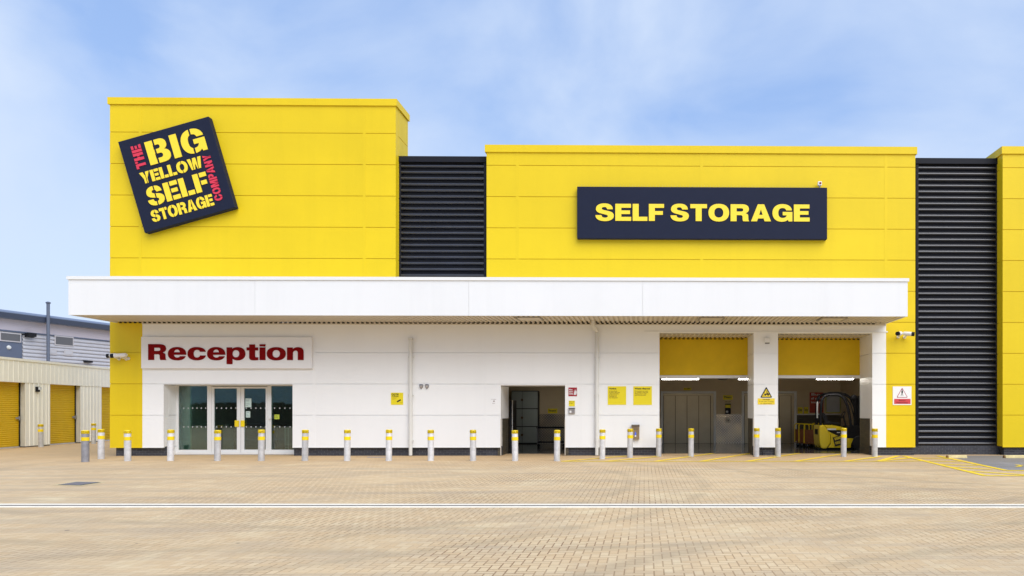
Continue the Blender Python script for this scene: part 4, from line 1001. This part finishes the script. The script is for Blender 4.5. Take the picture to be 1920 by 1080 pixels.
# ------------------------------------------------------------------ bollards
def make_bollard(m1, label, h=1.02, r=.1):
    t_ = thing('bollard', label, 'bollard', (0, 0, 0), 'bollards')
    q = MB(); q.lathe([(r, 0), (r, h - .345), (r, h - .34), (r, h - .03), (r * .93, h - .004), (r * .6, h)], (0, 0, 0), 28); q.build('post', m1, t_, smooth=True)
    for z0, z1 in ((h - .105, h - .008), (h - .335, h - .215)):
        q = MB(); q.lathe([(r * .97, z0 + .001), (r + .006, z0 + .002), (r + .006, z1 - .002), (r * .97, z1)], (0, 0, 0), 28); q.build('reflective_band', M_tape, t_, smooth=True)
    q = MB(); q.lathe([(r + .006, h - .105 + .001), (r + .006, h - .012), (r * .95, h + .004), (r * .5, h + .008)], (0, 0, 0), 28)
    for c_ in list(t_.children):
        pass
    q.build('cap', M_tape, t_, smooth=True)
    return t_
def dup(root, loc, rz, label):
    r = root.copy(); COL.objects.link(r); r.location = loc; r.rotation_euler = (0, 0, rz); r['label'] = label
    for c_ in list(root.children):
        d2 = c_.copy(); COL.objects.link(d2); d2.parent = r
    return r
b0 = make_bollard(M_galv, '', h=1.02)
BL = [
 (189.7, 860.6, 'pale bollard at the left corner of the building, beside the darker leftmost one'),
 (239.5, 864.4, 'bollard in front of the yellow strip at the left corner'),
 (319.8, 864, 'bollard in front of the left jamb of the reception recess'),
 (407.8, 864, 'bollard in front of the left reception door'),
 (490, 864, 'bollard in front of the right reception door'),
 (571.8, 864, 'bollard before the white wall just right of the reception doors'),
 (651, 864, 'bollard before the white wall, second to the right of the reception doors'),
 (729, 864, 'bollard below the yellow CCTV notice, left of the straight downpipe'),
 (808, 864, 'bollard first to the right of the straight downpipe'),
 (887, 864, 'bollard before the white wall, first left of the open side doorway'),
 (966, 864.3, 'bollard at the left side of the open side doorway'),
 (1044.5, 864.5, 'bollard at the right side of the open side doorway'),
 (1129.3, 860.7, 'bollard just right of the bent downpipe'),
 (1181.3, 858, 'bollard partly covering the brown water point box'),
 (1235, 856.2, 'bollard at the left jamb of the left loading bay'),
 (1295.6, 856.2, 'bollard standing in the middle of the left loading bay'),
 (1418.2, 856.4, 'bollard at the left edge of the white pillar between the bays'),
 (1458.8, 856.4, 'bollard at the right edge of the white pillar between the bays'),
 (1581.8, 856.5, 'bollard in the right loading bay, in front of the forklift'),
 (1640.3, 856.5, 'bollard at the right jamb of the right loading bay'),
 (175.5, 832.2, 'distant bollard by the cream pillar behind the left building corner'),
 (76.6, 838.3, 'distant bollard before the cream pillar between two yellow shutters at far left'),
]
for i, (px, py, lb) in enumerate(BL):
    g = G(px, py)
    if i == 0: b0.location = g; b0['label'] = lb; b0.rotation_euler = (0, 0, random.uniform(0, 6))
    else:
        d2 = dup(b0, g, random.uniform(0, 6), lb)
        s_ = 1 + random.uniform(-.012, .012); d2.scale = (1, 1, s_)
        d2.rotation_euler = (random.uniform(-.012, .012), random.uniform(-.014, .014), random.uniform(0, 6))
b1 = make_bollard(M_galv2, 'dark dull grey bollard, the leftmost of the row in front of the building', 1.02, .108); b1.location = G(160, 866)

# wheel stops
for i, (xa_, xb_, lb) in enumerate(((1777, 1814, 'pale yellow wheel stop nearer the bays, below the right louvre'), (1884, 1925, 'pale yellow wheel stop cut off by the right edge of the photo'))):
    a_ = G(xa_, 859.2); b_ = G(xb_, 859.2); t_ = thing('wheel_stop', lb, 'wheel stop', (a_.x, a_.y, 0), 'wheel stops')
    prof = [(-.09, 0), (.09, 0), (.075, .07), (.05, .10), (-.05, .10), (-.075, .07)]
    q = MB(); q.prism(prof, lambda u_, v_, s_: (s_, a_.y + .09 + u_, v_), a_.x + .04, b_.x); q.build('body', mat('cream_paint', (.66, .54, .26), .7, var=.25, vscale=5), t_, bevel=.008)
    q = MB(); q.prism([(u_ * .8, .01 + v_ * .82) for u_, v_ in prof], lambda u_, v_, s_: (s_, a_.y + .09 + u_, v_), a_.x, a_.x + .039); q.build('end_cap', mat('brown_end', (.22, .12, .04), .8), t_)  # dark brown end piece, smaller than the body

# ------------------------------------------------------------------ inside the bays
for px, a_, b_, Yt, lb in ((1275, 1241.6, 1310, 30.6, 'lit fluorescent light at the left of the left loading bay'), (1400, 1385, 1420, 30.6, 'lit fluorescent light at the right of the left loading bay'), (1565, 1531.6, 1599.5, 30.6, 'lit fluorescent light over the forklift in the right bay'), (1027, 1013.5, 1040.5, 35.0, 'lit light fitting seen at the top of the open side doorway')):
    z_ = Z(711.6 if px > 1100 else 724.6, Yt, px); t_ = thing('ceiling_light', lb, 'light', (X(px, Yt), Yt, z_), 'fluorescent lights in the lobby')
    B(X(a_, Yt), X(b_, Yt), Yt - .06, Yt + .06, z_, z_ + .030).build('tube', M_light, t_)
    B(X(a_, Yt), X(b_, Yt), Yt - .08, Yt + .08, z_ + .031, z_ + .10).build('casing', M_white, t_)
    for sx in (.2, .8):
        xx_ = X(a_, Yt) * (1 - sx) + X(b_, Yt) * sx; MB().tube([(xx_, Yt, z_ + .1), (xx_, Yt, LZ)], .008, 6).build('hanger', M_galv2, t_)
p = P(1355, 712.5, 34)
q = MB(); q.lathe([(.0, 0), (.18, .01), (.24, .05), (.24, LZ - p.z)], (p.x, 34, p.z), 24); q.build('dome_fitting', mat('dome_grey', (.12, .11, .10), .5), label='dark round ceiling fitting in the left bay above the lift controls', category='ceiling fitting', smooth=True)
M_dyel = mat('notice_yellow', (1, 1, 1))
def wallsign(label, x0, x1, y0, y1, m_, txt=None, mt=None, name='wall_notice', Y=Y3, tf=.45):
    o, a, b = board(name, label, x0, x1, y0, y1, Y, .015, m_, 'sign')
    if txt:
        m = MB(); n = len(txt); H = b.z - a.z
        for k, tx in enumerate(txt): small(m, tx, (a.x + (b.x - a.x) * .1, Y - .0155, b.z - H * (k + .8) / (n + .3)), H / (n + .3) * .8, .02, (b.x - a.x) * .78)
        m.build('print', mt or M_blackp, o)
    return o, a, b
wallsign('small yellow plate over the left lift', 1281.8, 1296, 727, 731.6, M_dyel, ('Lift',))
wallsign('yellow notice above the lift controls', 1355.8, 1373.8, 741, 749.5, M_dyel, ('Please',))
wallsign('narrow dark yellow strip above the lift call panel', 1358.2, 1371.2, 752, 755.2, MC['cream_paint'], ('Lift call',), M_blackp)
wallsign('small yellow label at the top of the lift call panel', 1360, 1369.6, 759, 764.6, M_dyel, None, Y=Y3 - .06)
wallsign('small yellow notice, left of two beside the red poster', 1495.8, 1504.8, 763.7, 775.4, M_dyel, ('Use',))
wallsign('small yellow notice, right of two beside the red poster', 1507.4, 1515.6, 763.3, 775.4, M_dyel, ('Safe',))
wallsign('dull red poster on the lobby wall behind the forklift', 1518, 1544, 735.8, 774, mat('poster_red', (.42, .045, .02), .6), ('Buy', 'all your', 'boxes here', '', ''), MC['sign_white'], 'poster')
wallsign('yellow notice right of the white notice board, behind the forklift mast', 1578, 1604, 760, 775, M_dyel, ('Notice', 'Safety first'))
o, a, b = board('notice_board', 'white notice board with a lime frame behind the forklift seat', 1548, 1576, 738, 774, Y3, .03, mat('lime_frame', (.40, .42, .03), .5), 'notice board')
B(a.x + .04, b.x - .04, Y3 - .036, Y3 - .0305, a.z + .04, b.z - .04).build('panel', mat('board_grey', (.48, .50, .54), .4), o)
wallsign('small dark yellow notice above the checker plate, seen through the side doorway', 1027, 1045, 766, 775, M_dyel, ('Reception',))
# lockers seen through the side doorway
Yl = Y3 - .6; t_ = thing('storage_lockers', 'tall dark grey locker block seen through the open side doorway', 'lockers', (X(985, Yl), Yl, 0))
lx0, lx1 = X(959, Yl), X(1008.5, Yl); lz = Z(732.6, Yl, 985)
B(lx0, lx1, Yl + .02, Y3 - .01, .012, lz).build('carcass', M_black, t_)
zl = [Z(v, Yl, 985) for v in (832.5, 799.8, 766.3, 733.2)]; xm = X(979, Yl); zl[0] = max(zl[0], .05)
for za, zb_ in zip(zl, zl[1:]):
    for a_, b_ in ((lx0, xm), (xm, lx1)):
        d_ = B(a_ + .012, b_ - .012, Yl - .01, Yl + .019, za + .02, zb_ - .02).build('locker_door', M_locker, t_)
    B(xm - .05, xm + .05, Yl - .04, Yl - .011, (za + zb_) / 2 - .05, (za + zb_) / 2 + .05).build('latch', mat('brown_latch', (.10, .055, .02), .5), t_)
# side door leaf standing open
t_ = thing('side_door', 'pale edged door leaf standing open inside the side doorway', 'door', (X(957, Y2), Y2 + .3, 0))
B(X(955, Y2 + .2), X(959.5, Y2 + .2) , Y2 + .26, Y2 + 1.3, .02, Z(750, Y2, 960)).build('leaf', M_black, t_)
B(X(959.6, Y2 + .2), X(960.6, Y2 + .2), Y2 + .26, Y2 + .29, .02, Z(750, Y2, 960)).build('edge_strip', M_alu, t_)

def hoop(mb, T, x, w_, z0, h, r=.024):
    c_ = .10; pts = [(x, -w_/2, z0), (x, -w_/2, h - c_)]
    for k in range(1, 6):
        a_ = pi - pi/2 * k / 5; pts.append((x, -w_/2 + c_ + c_ * cos(a_), h - c_ + c_ * sin(a_)))
    for k in range(0, 6):
        a_ = pi/2 - pi/2 * k / 5; pts.append((x, w_/2 - c_ + c_ * cos(a_), h - c_ + c_ * sin(a_)))
    pts.append((x, w_/2, z0)); mb.tube([T(p) for p in pts], r, 8)
def trolley(px, py, label, yaw, ln=1.15, wd=.62, z=Z):
    g = G(px, py); c_, s_ = cos(yaw), sin(yaw)
    T = lambda p: Vector((g.x + p[0]*c_ - p[1]*s_, g.y + p[0]*s_ + p[1]*c_, p[2]))
    t_ = thing('trolley', label, 'trolley', (g.x, g.y, 0), 'platform trolleys in the right bay')
    for x_ in (0, ln):
        q = MB(); hoop(q, T, x_, wd, .2, 1.05); q.build('hoop', M_fork, t_, smooth=True)
        q = MB(T=lambda p: T(p)); q.box(x_ - .008, x_ + .008, -wd/2 + .03, wd/2 - .03, .24, .80); q.build('end_board', M_wood, t_)
    q = MB(T=lambda p: T(p)); q.box(-.02, ln + .02, -wd/2, wd/2, .17, .21); q.build('deck', M_wood, t_)
    for x_ in (.1, ln - .1):
        for y_ in (-wd/2 + .08, wd/2 - .08):
            q = MB(T=lambda p: T(p)); q.lathe([(.03, -.02), (.075, -.02), (.075, .02), (.03, .02)], (x_, y_, .088), 16, 'Y'); q.build('castor', M_rub, t_)
            q = MB(T=lambda p: T(p)); q.box(x_ - .03, x_ + .03, y_ - .03, y_ - .022, .08, .168); q.box(x_ - .03, x_ + .03, y_ + .022, y_ + .03, .08, .168); q.build('castor_fork', M_galv, t_)
trolley(1499.5, 837.5, 'yellow hoop ended platform trolley, leftmost of three by the brown wall', .60)
trolley(1507.5, 838.5, 'yellow hoop ended platform trolley, middle of three by the brown wall', .60)
trolley(1517.5, 839.8, 'yellow hoop ended platform trolley, nearest the forklift of the three', .60)
g = G(1030, 838)
t_ = thing('trolley', 'low black flatbed trolley by the checker plate, seen through the side doorway', 'trolley', (g.x, g.y, 0))
B(g.x - .55, g.x + .8, g.y - .3, g.y + .3, .85, .92).build('top_shelf', M_black, t_); B(g.x - .5, g.x + .75, g.y - .3, g.y + .3, .2, .25).build('lower_shelf', M_black, t_)
for x_ in (-.5, .74): B(g.x + x_ - .02, g.x + x_ + .02, g.y - .3, g.y + .3, .14, .92).build('end_frame', M_galv2, t_)
for x_ in (-.45, .68):
    MB().lathe([(.06, -.02), (.07, 0), (.06, .02)], (g.x + x_, g.y - .25, .082), 14, 'Y').build('castor', M_rub, t_)

# ------------------------------------------------------------------ forklift
fy = 31.1; fs = fy / F; fx0 = X(1528, fy); K = 1.0
def fX(px): return X(px, fy)
def fZ(py): return Z(py, fy, 1570) - .0
fk = thing('forklift', 'yellow and black counterbalance forklift truck parked in the right loading bay', 'forklift', (fX(1575), fy + .55, 0))
W0, W1 = fy, fy + 1.10
def fpoly(name, pts, y0, y1, m_, par=fk, bevel=.02, sm=False):
    q = MB(); q.prism([(fX(a_), fZ(b_)) for a_, b_ in pts], lambda u_, v_, s_: (u_, s_, v_), y0, y1); return q.build(name, m_, par, bevel=bevel, smooth=sm)
cw = fpoly('counterweight', [(1536.5, 797.5), (1545, 797), (1552, 806), (1557.5, 817), (1558, 831), (1552, 838), (1550, 841), (1544, 841), (1539.5, 839.5), (1537.5, 832), (1536.5, 822), (1536, 808)], W0, W1, M_fork, bevel=.035)
fpoly('side_panel', [(1546, 797), (1565, 798), (1576, 800), (1584, 802.5), (1587, 806), (1584, 807), (1552.5, 806), ], W0, W1, M_fork)
fpoly('side_panel', [(1553, 808.8), (1571, 817.5), (1586, 822), (1600, 822.2), (1599, 826), (1596, 832), (1595, 839.5), (1553, 839.5), (1558.7, 831), (1558.2, 817)], W0 + .002, W1 - .002, M_fork, bevel=.01)
fpoly('black_panel', [(1553.2, 806.2), (1584, 807.2), (1587, 806), (1590, 800), (1600, 798), (1612, 798), (1616, 806), (1616, 821.5), (1586, 821.5), (1571, 817), (1553.5, 808.3)], W0 + .03, W1 - .03, M_black)
B(fX(1551), fX(1567.5), W0 - .006, W0 + .01, fZ(806.4), fZ(803.4)).build('brand_strip', M_white, fk)
B(fX(1569.5), fX(1575.5), W0 - .006 + .03, W0 + .04, fZ(811.8), fZ(810.4)).build('model_mark', M_white, fk)
fpoly('chassis', [(1534, 840), (1598, 840), (1606, 830), (1622, 830), (1622, 836), (1600, 843), (1536, 843)], W0 + .12, W1 - .12, M_black, bevel=0)
B(fX(1536) - .012, fX(1536) + .004, W0 + .25, W0 + .75, fZ(815), fZ(805)).build('rear_vent', M_black, fk)
# decal
dc = Vector((fX(1572), W0 - .004, fZ(826.5))); ang = radians(15); u = Vector((cos(ang), 0, sin(ang))); v_ = Vector((-sin(ang), 0, cos(ang)))
q = MB(); hs = .20; q.poly([dc - u*hs - v_*hs, dc + u*hs - v_*hs, dc + u*hs + v_*hs, dc - u*hs + v_*hs]); de = q.build('decal', M_blackp, fk)
q = MB(); lay(q, 'BIG', dc - u*.13 + v_*.055 + Vector((0, -.001, 0)), u, v_, .30, .11, .002, True); lay(q, 'SELF', dc - u*.15 - v_*.12 + Vector((0, -.001, 0)), u, v_, .31, .11, .002, True)
q.build('decal_lettering', M_letter, de)
# wheels
def wheel(px, r, y):
    q = MB(); q.lathe([(r * .55, -.10), (r * .92, -.10), (r, -.07), (r, .07), (r * .92, .10), (r * .55, .10)], (fX(px), y, r + .012), 28, 'Y'); wv = q.build('wheel', M_rub, fk, smooth=True)
    q = MB(); q.lathe([(.02, -.07), (r * .5, -.09), (r * .56, -.05)], (fX(px), y, r + .012), 20, 'Y'); q.build('rim', mat('rim_dark', (.05, .05, .05), .5), wv)
wheel(1611, .30, W0 + .10); wheel(1611, .30, W1 - .10); wheel(1547, .19, W0 + .25); wheel(1547, .19, W1 - .25)
# overhead guard: two side hoops with cross bars
def hoop_at(pts, y_, r_):
    q = MB(); q.tube([(X(a_, y_), y_, Z(b_, y_, a_)) for a_, b_ in pts], r_, 10); return q.build('overhead_guard', M_black, fk, smooth=True)
hoop_at([(1538.4, 797), (1538.6, 780), (1539.6, 760), (1541.2, 750), (1545, 744), (1551, 741), (1559, 740), (1571, 740.3), (1579, 743.5), (1584.5, 750), (1589.5, 763), (1593, 780), (1595.5, 799)], W0 + .08, .058)
hoop_at([(1531, 797), (1531.2, 775), (1531.8, 757), (1533.5, 748), (1537, 742.5), (1545, 739), (1556, 737.3), (1572, 737.3), (1585, 740), (1594, 745.5), (1600, 756), (1604.5, 772), (1608, 799)], W1 - .08, .058)
q = MB()
for px in (1549, 1554, 1559, 1564, 1569, 1574): q.box(fX(px) - .025, fX(px) + .025, W0 + .08, W1 - .08, fZ(741) - .01, fZ(741) + .04)
q.build('guard_bars', M_black, fk)
ym = W1 - .17; B(X(1530.9, ym), X(1533.6, ym), ym - .03, ym, Z(784, ym, 1532), Z(753, ym, 1532)).build('marker_strip', M_white, fk)
# seat, steering, mast
fpoly('seat_back', [(1543.5, 775), (1547, 773), (1552, 778), (1557, 787), (1559, 795), (1551, 795), (1546, 784)], W0 + .32, W1 - .32, M_black, bevel=.03)
fpoly('seat', [(1550, 796.8), (1550, 791.5), (1566, 791), (1577, 793.5), (1577, 796.8)], W0 + .3, W1 - .3, M_black, bevel=.03)
q = MB(); q.tube([(fX(1592), fy + .5, fZ(800)), (fX(1587), fy + .5, fZ(780))], .035, 10); c_ = Vector((fX(1586.5), fy + .5, fZ(778)))
pts = [c_ + Vector((.07 * cos(a_), .17 * sin(a_), .13 * cos(a_))) for a_ in [2*pi*k/20 for k in range(21)]]; q.tube(pts, .016, 8); q.build('steering_wheel', M_black, fk, smooth=True)
mast = MB()
for y_ in (W0 + .22, W1 - .34):
    mast.box(fX(1617), fX(1622), y_, y_ + .12, .08, fZ(742)); mast.box(fX(1611.5), fX(1616.5), y_ + .01, y_ + .11, fZ(800), fZ(743))
mast.box(fX(1612), fX(1622), W0 + .3, W1 - .3, fZ(746), fZ(742)); mast.box(fX(1617), fX(1622), W0 + .3, W1 - .3, .3, .5)
mast.build('mast', M_black, fk)
q = MB()
q.tube([(fX(1600), W0 + .3, fZ(742)), (fX(1606), W0 + .3, fZ(748)), (fX(1609), W0 + .3, fZ(775)), (fX(1610), W0 + .3, fZ(800))], .03, 8)
q.tube([(fX(1586), W0 + .2, fZ(743)), (fX(1597), W0 + .2, fZ(757)), (fX(1603), W0 + .2, fZ(778)), (fX(1606), W0 + .2, fZ(799))], .022, 8)
q.lathe([(.05, -.08), (.11, -.05), (.12, .05), (.06, .08)], (fX(1603), W0 + .14, fZ(745)), 16, 'Y'); q.build('mast_hose', M_black, fk, smooth=True)
for y_ in (W0 + .3, W1 - .4): B(fX(1622.5), fX(1672), y_, y_ + .10, .06, .10).build('fork', M_galv2, fk)

# ------------------------------------------------------------------ storage units at left
gA = G(0, 842.3); gB = G(206, 826.6); gd = (gB - gA).normalized(); gn = Vector((gd.y, -gd.x, 0))
if gn.x < 0: gn = -gn
def FT(Aq, dq, nq): return lambda p: Aq + dq * p.x + nq * p.y + Vector((0, 0, p.z))
def fpt(px, py, Aq, dq, nq, off=0):
    r = ray(px, py); A2 = Aq + nq * off; t_ = (A2 - O).dot(nq) / r.dot(nq); p_ = O + r * t_ - A2
    return p_.dot(dq), p_.z + EYE - 0 if False else (O + r * t_).z
GT = FT(gA, gd, gn)
def gs(px, off=0): return fpt(px, 800, gA, gd, gn, off)[0]
zPar, zSh = fpt(0, 668.5, gA, gd, gn)[1], fpt(0, 715, gA, gd, gn)[1]
gu = thing('storage_units', 'low cream row of storage units with yellow roller shutters at far left', 'building', tuple(gA + gd * 3))
s_doors = [(gs(-45), gs(35.3, -.25)), (gs(93.5), gs(140, -.25)), (gs(190), gs(190) + 2.2)]
sL, sR = -14, 16
def ribbed(mb, s0_, s1_, z0, z1, y, pitch=.33, d_=.025, w_=.03):
    prof = []; s = s0_
    while s < s1_:
        e = min(s + pitch, s1_); prof += [(s, y), (max(s, e - w_*2), y), (max(s, e - w_*1.5), y + d_), (max(s, e - w_*.5), y + d_)]; s = e
    prof.append((s1_, y)); mb.strip(prof, lambda u_, v_, t_: (u_, v_, t_), z0, z1)
q = MB(GT); ribbed(q, sL, sR, zSh, zPar - .10, .02, .33, .010, .02); q.box(sL, sR, -6, -.001, zSh, zPar - .05); q.box(sL, sR, -.3, .05, zPar - .10, zPar)
q.build('parapet', M_cream2, gu)
edges = [sL] + [e for dd_ in s_doors for e in dd_] + [sR]
for a_, b_ in zip(edges[::2], edges[1::2]):
    q = MB(GT); ribbed(q, a_ + .05, b_ - .05, .06, zSh - .001, 0, .30, .02); q.box(a_, b_, -.30, -.002, .04, zSh - .001)
    q.box(a_, a_ + .05, -.3, .012, .04, zSh - .001); q.box(b_ - .05, b_, -.3, .012, .04, zSh - .001)
    pl = q.build('pillar', M_cream2, gu)
    q = MB(GT); q.box(a_, b_, -.28, .004, 0, .039); q.build('base_strip', M_black, pl)
q = MB(GT); q.box(sL, sR, -6, -5.8, 0, zSh); q.box(sL, sL + .2, -5.8, -.3, 0, zSh); q.box(sR - .2, sR, -5.8, -.3, 0, zSh); q.build('rear_wall', M_cream2, gu)
for k, (a_, b_) in enumerate(s_doors):
    q = MB(GT); prof = []; z = .05
    while z < zSh: prof += [(z, -.25), (z + .045, -.235), (z + .06, -.225), (z + .075, -.235)]; z += .09
    q.strip(prof, lambda u_, v_, t_: (t_, v_, u_), a_ + .001, b_ - .03); sh = q.build('roller_shutter', M_yel2, gu)
    q = MB(GT); q.box(a_, b_, -.27, -.20, .0, .05); q.build('bottom_bar', M_galv, sh)
    q = MB(GT); q.box(b_ - .03, b_ - .001, -.26, -.19, .0, zSh); q.build('guide_rail', M_black, sh)
    if k < 2:
        q = MB(GT); q.box(b_ - .30, b_ - .08, -.20, -.16, 1.28, 1.36); q.box(b_ - .12, b_ - .06, -.20, -.14, 1.22, 1.40); q.build('latch', M_galv2, sh)
a_, z_ = fpt(68.5, 734, gA, gd, gn)
pw = GT(Vector((a_, 0, z_))); t_ = thing('bulkhead_lamp', 'small black wall lamp on the cream pillar between the two yellow shutters', 'lamp', tuple(pw))
q = MB(GT); q.box(a_ - .10, a_ + .10, .0, .10, z_ - .02, z_ + .22); q.build('body', M_black, t_, bevel=.02)
q = MB(GT); q.box(a_ - .04, a_ + .10, .10, .16, z_ + .08, z_ + .20); q.build('lens', MC['frosted_dot'], t_)

# ------------------------------------------------------------------ grey warehouse behind
hA = Vector((X(0, 45), 45, 0)); vpx = 1461
hd = (FW + RT * ((vpx - CX) / F)).normalized(); hn = Vector((hd.y, -hd.x, 0))
if hn.x < 0: hn = -hn
HT = FT(hA, hd, hn)
def hp_(px, py): return fpt(px, py, hA, hd, hn)
gw = thing('grey_warehouse', 'grey corrugated warehouse with a dark sloping roof edge behind the cream units', 'building', tuple(hA + hd * 5))
z_top = hp_(0, 581.5)[1]; z_f = hp_(0, 596)[1]; z_b = hp_(0, 617.5)[1]
q = MB(HT); q.box(-22, 40, -9, -.02, 0, z_f); q.build('core_wall', M_greyc, gw)
q = MB(HT); q.box(-22, 40, -.02, .02, z_b, z_f); q.build('upper_band', mat('pale_mauve_cladding', (.52, .48, .54), .5), gw)
q = MB(HT); q.box(-22, 40, -.02, .05, z_b - .09, z_b - .001); q.build('flashing', M_bluec, gw)
q = MB(HT); prof = []; z = 2.5
while z < z_b - .1: prof += [(z, .07), (z + .10, .0), (z + .145, .0), (z + .15, .07)]; z += .235
sP = hp_(41, 640)[0]
q.strip(prof, lambda u_, v_, t_: (t_, v_, u_), sP, 40); q.build('corrugated_wall', M_greyc, gw)
q = MB(HT); prof = [(.45, z_f - .02), (.45, z_top - .10), (.30, z_top + .02), (-9, z_top + 1.2), (-9, z_top), (-.02, z_f + .1), (-.02, z_f - .02)]
q.prism(prof, lambda u_, v_, t_: (t_, u_, v_), -22, 40); q.build('roof', mat('roof_blue_grey', (.16, .20, .29), .45), gw)
q = MB(HT); q.box(-22, 40, .45, .52, z_f, z_f + .30); q.build('gutter', mat('gutter_dark', (.035, .045, .075), .4), gw)
def hbox(x0, x1, y0, y1, m_, name, d0=.02, d1=.06, par=gw, fw=0, pm=None):
    a_, za = hp_(x0, y1); b_, zb_ = hp_(x1, (y0 + y1) / 2); _, zt_ = hp_(x0, y0)
    q = MB(HT); q.box(a_, b_, d0, d1, za, zt_); o = q.build(name, m_, par)
    if fw:
        q = MB(HT); q.box(a_ + fw, b_ - fw, d1, d1 + .012, za + fw, zt_ - fw); q.build('pane', pm, o)
    return o
M_win = mat('dusty_window', (.11, .11, .12), .3)
M_fr = mat('window_frame_grey', (.50, .48, .50), .5)
hbox(-60, 40.5, 618.5, 700, M_bluec, 'blue_panel', -.01, .04)
hbox(-3, 37.5, 621.5, 639, M_fr, 'window', .04, .09, fw=.07, pm=M_win)
hbox(100.5, 136, 628.5, 647, M_fr, 'window', .03, .09, fw=.07, pm=M_win)
hbox(88.5, 104.5, 653.8, 664.5, M_fr, 'vent', .03, .09, fw=.08, pm=MC['silver_cladding'])
hbox(118.5, 134.8, 655.5, 666.2, M_fr, 'vent', .03, .09, fw=.08, pm=MC['silver_cladding'])
a_, z_ = hp_(15.5, 651.5)
q = MB(HT); q.lathe([(.01, .14), (.09, .12), (.13, .04)], (a_, 0, z_), 16, 'Y'); q.build('round_lamp', MC['frosted_dot'], gw)
a_, zt_ = hp_(74.5, 569)
q = MB(HT); q.tube([(a_, .62, 2.6), (a_, .62, zt_)], .09, 12); q.tube([(a_, .62, zt_ - .02), (a_, .62, zt_ + .05), (a_, .62, zt_ + .1)], [.12, .14, .05], 12); q.build('flue_pipe', mat('flue_grey', (.10, .12, .17), .5), gw, smooth=True)
a_, z_ = hp_(49, 628); pw = HT(Vector((a_, 0, z_)))
t_ = thing('floodlight', 'black floodlight beside the blue panel on the grey warehouse wall', 'floodlight', tuple(pw))
q = MB(HT); q.tube([(a_ - .25, .0, z_ + .0), (a_ - .15, .25, z_ + .02)], .04, 8); q.build('arm', M_black, t_)
q = MB(HT); q.prism([(.16, -.16), (.42, -.08), (.42, .12), (.16, .10)], lambda u_, v_, s_: (s_, u_, z_ + v_), a_ - .22, a_ + .30); q.build('head', M_black, t_)
hbox(155, 167, 676, 679.5, M_black, 'wall_vent_hood', .04, .3)

# ------------------------------------------------------------------ unit across the yard: seen only as a reflection in the reception glass
ry = -22
ru = thing('opposite_unit', 'grey corrugated unit reflected in the top of the reception glass', 'building', (-14, ry, 0))
B(-60, 40, ry - 8, ry - .1, 0, 9).build('core', mat('opposite_core', (.20, .17, .13), .7), ru)
q = MB(); prof = []; z = 2.35
while z < 8.6: prof += [(z, 0), (z + .05, .08), (z + .12, .08), (z + .16, 0)]; z += .24
q.strip(prof, lambda u_, v_, s_: (s_, ry + v_, u_), -60, 40); q.build('corrugated_wall', mat('opposite_cladding', (.50, .66, .72), .5), ru)
q = MB()
for k in range(12): q.box(-55 + k * 8, -50.5 + k * 8, ry - .1, ry - .02, 0, 2.3)
q.build('dark_doors', mat('opposite_door', (.10, .075, .04), .6), ru)
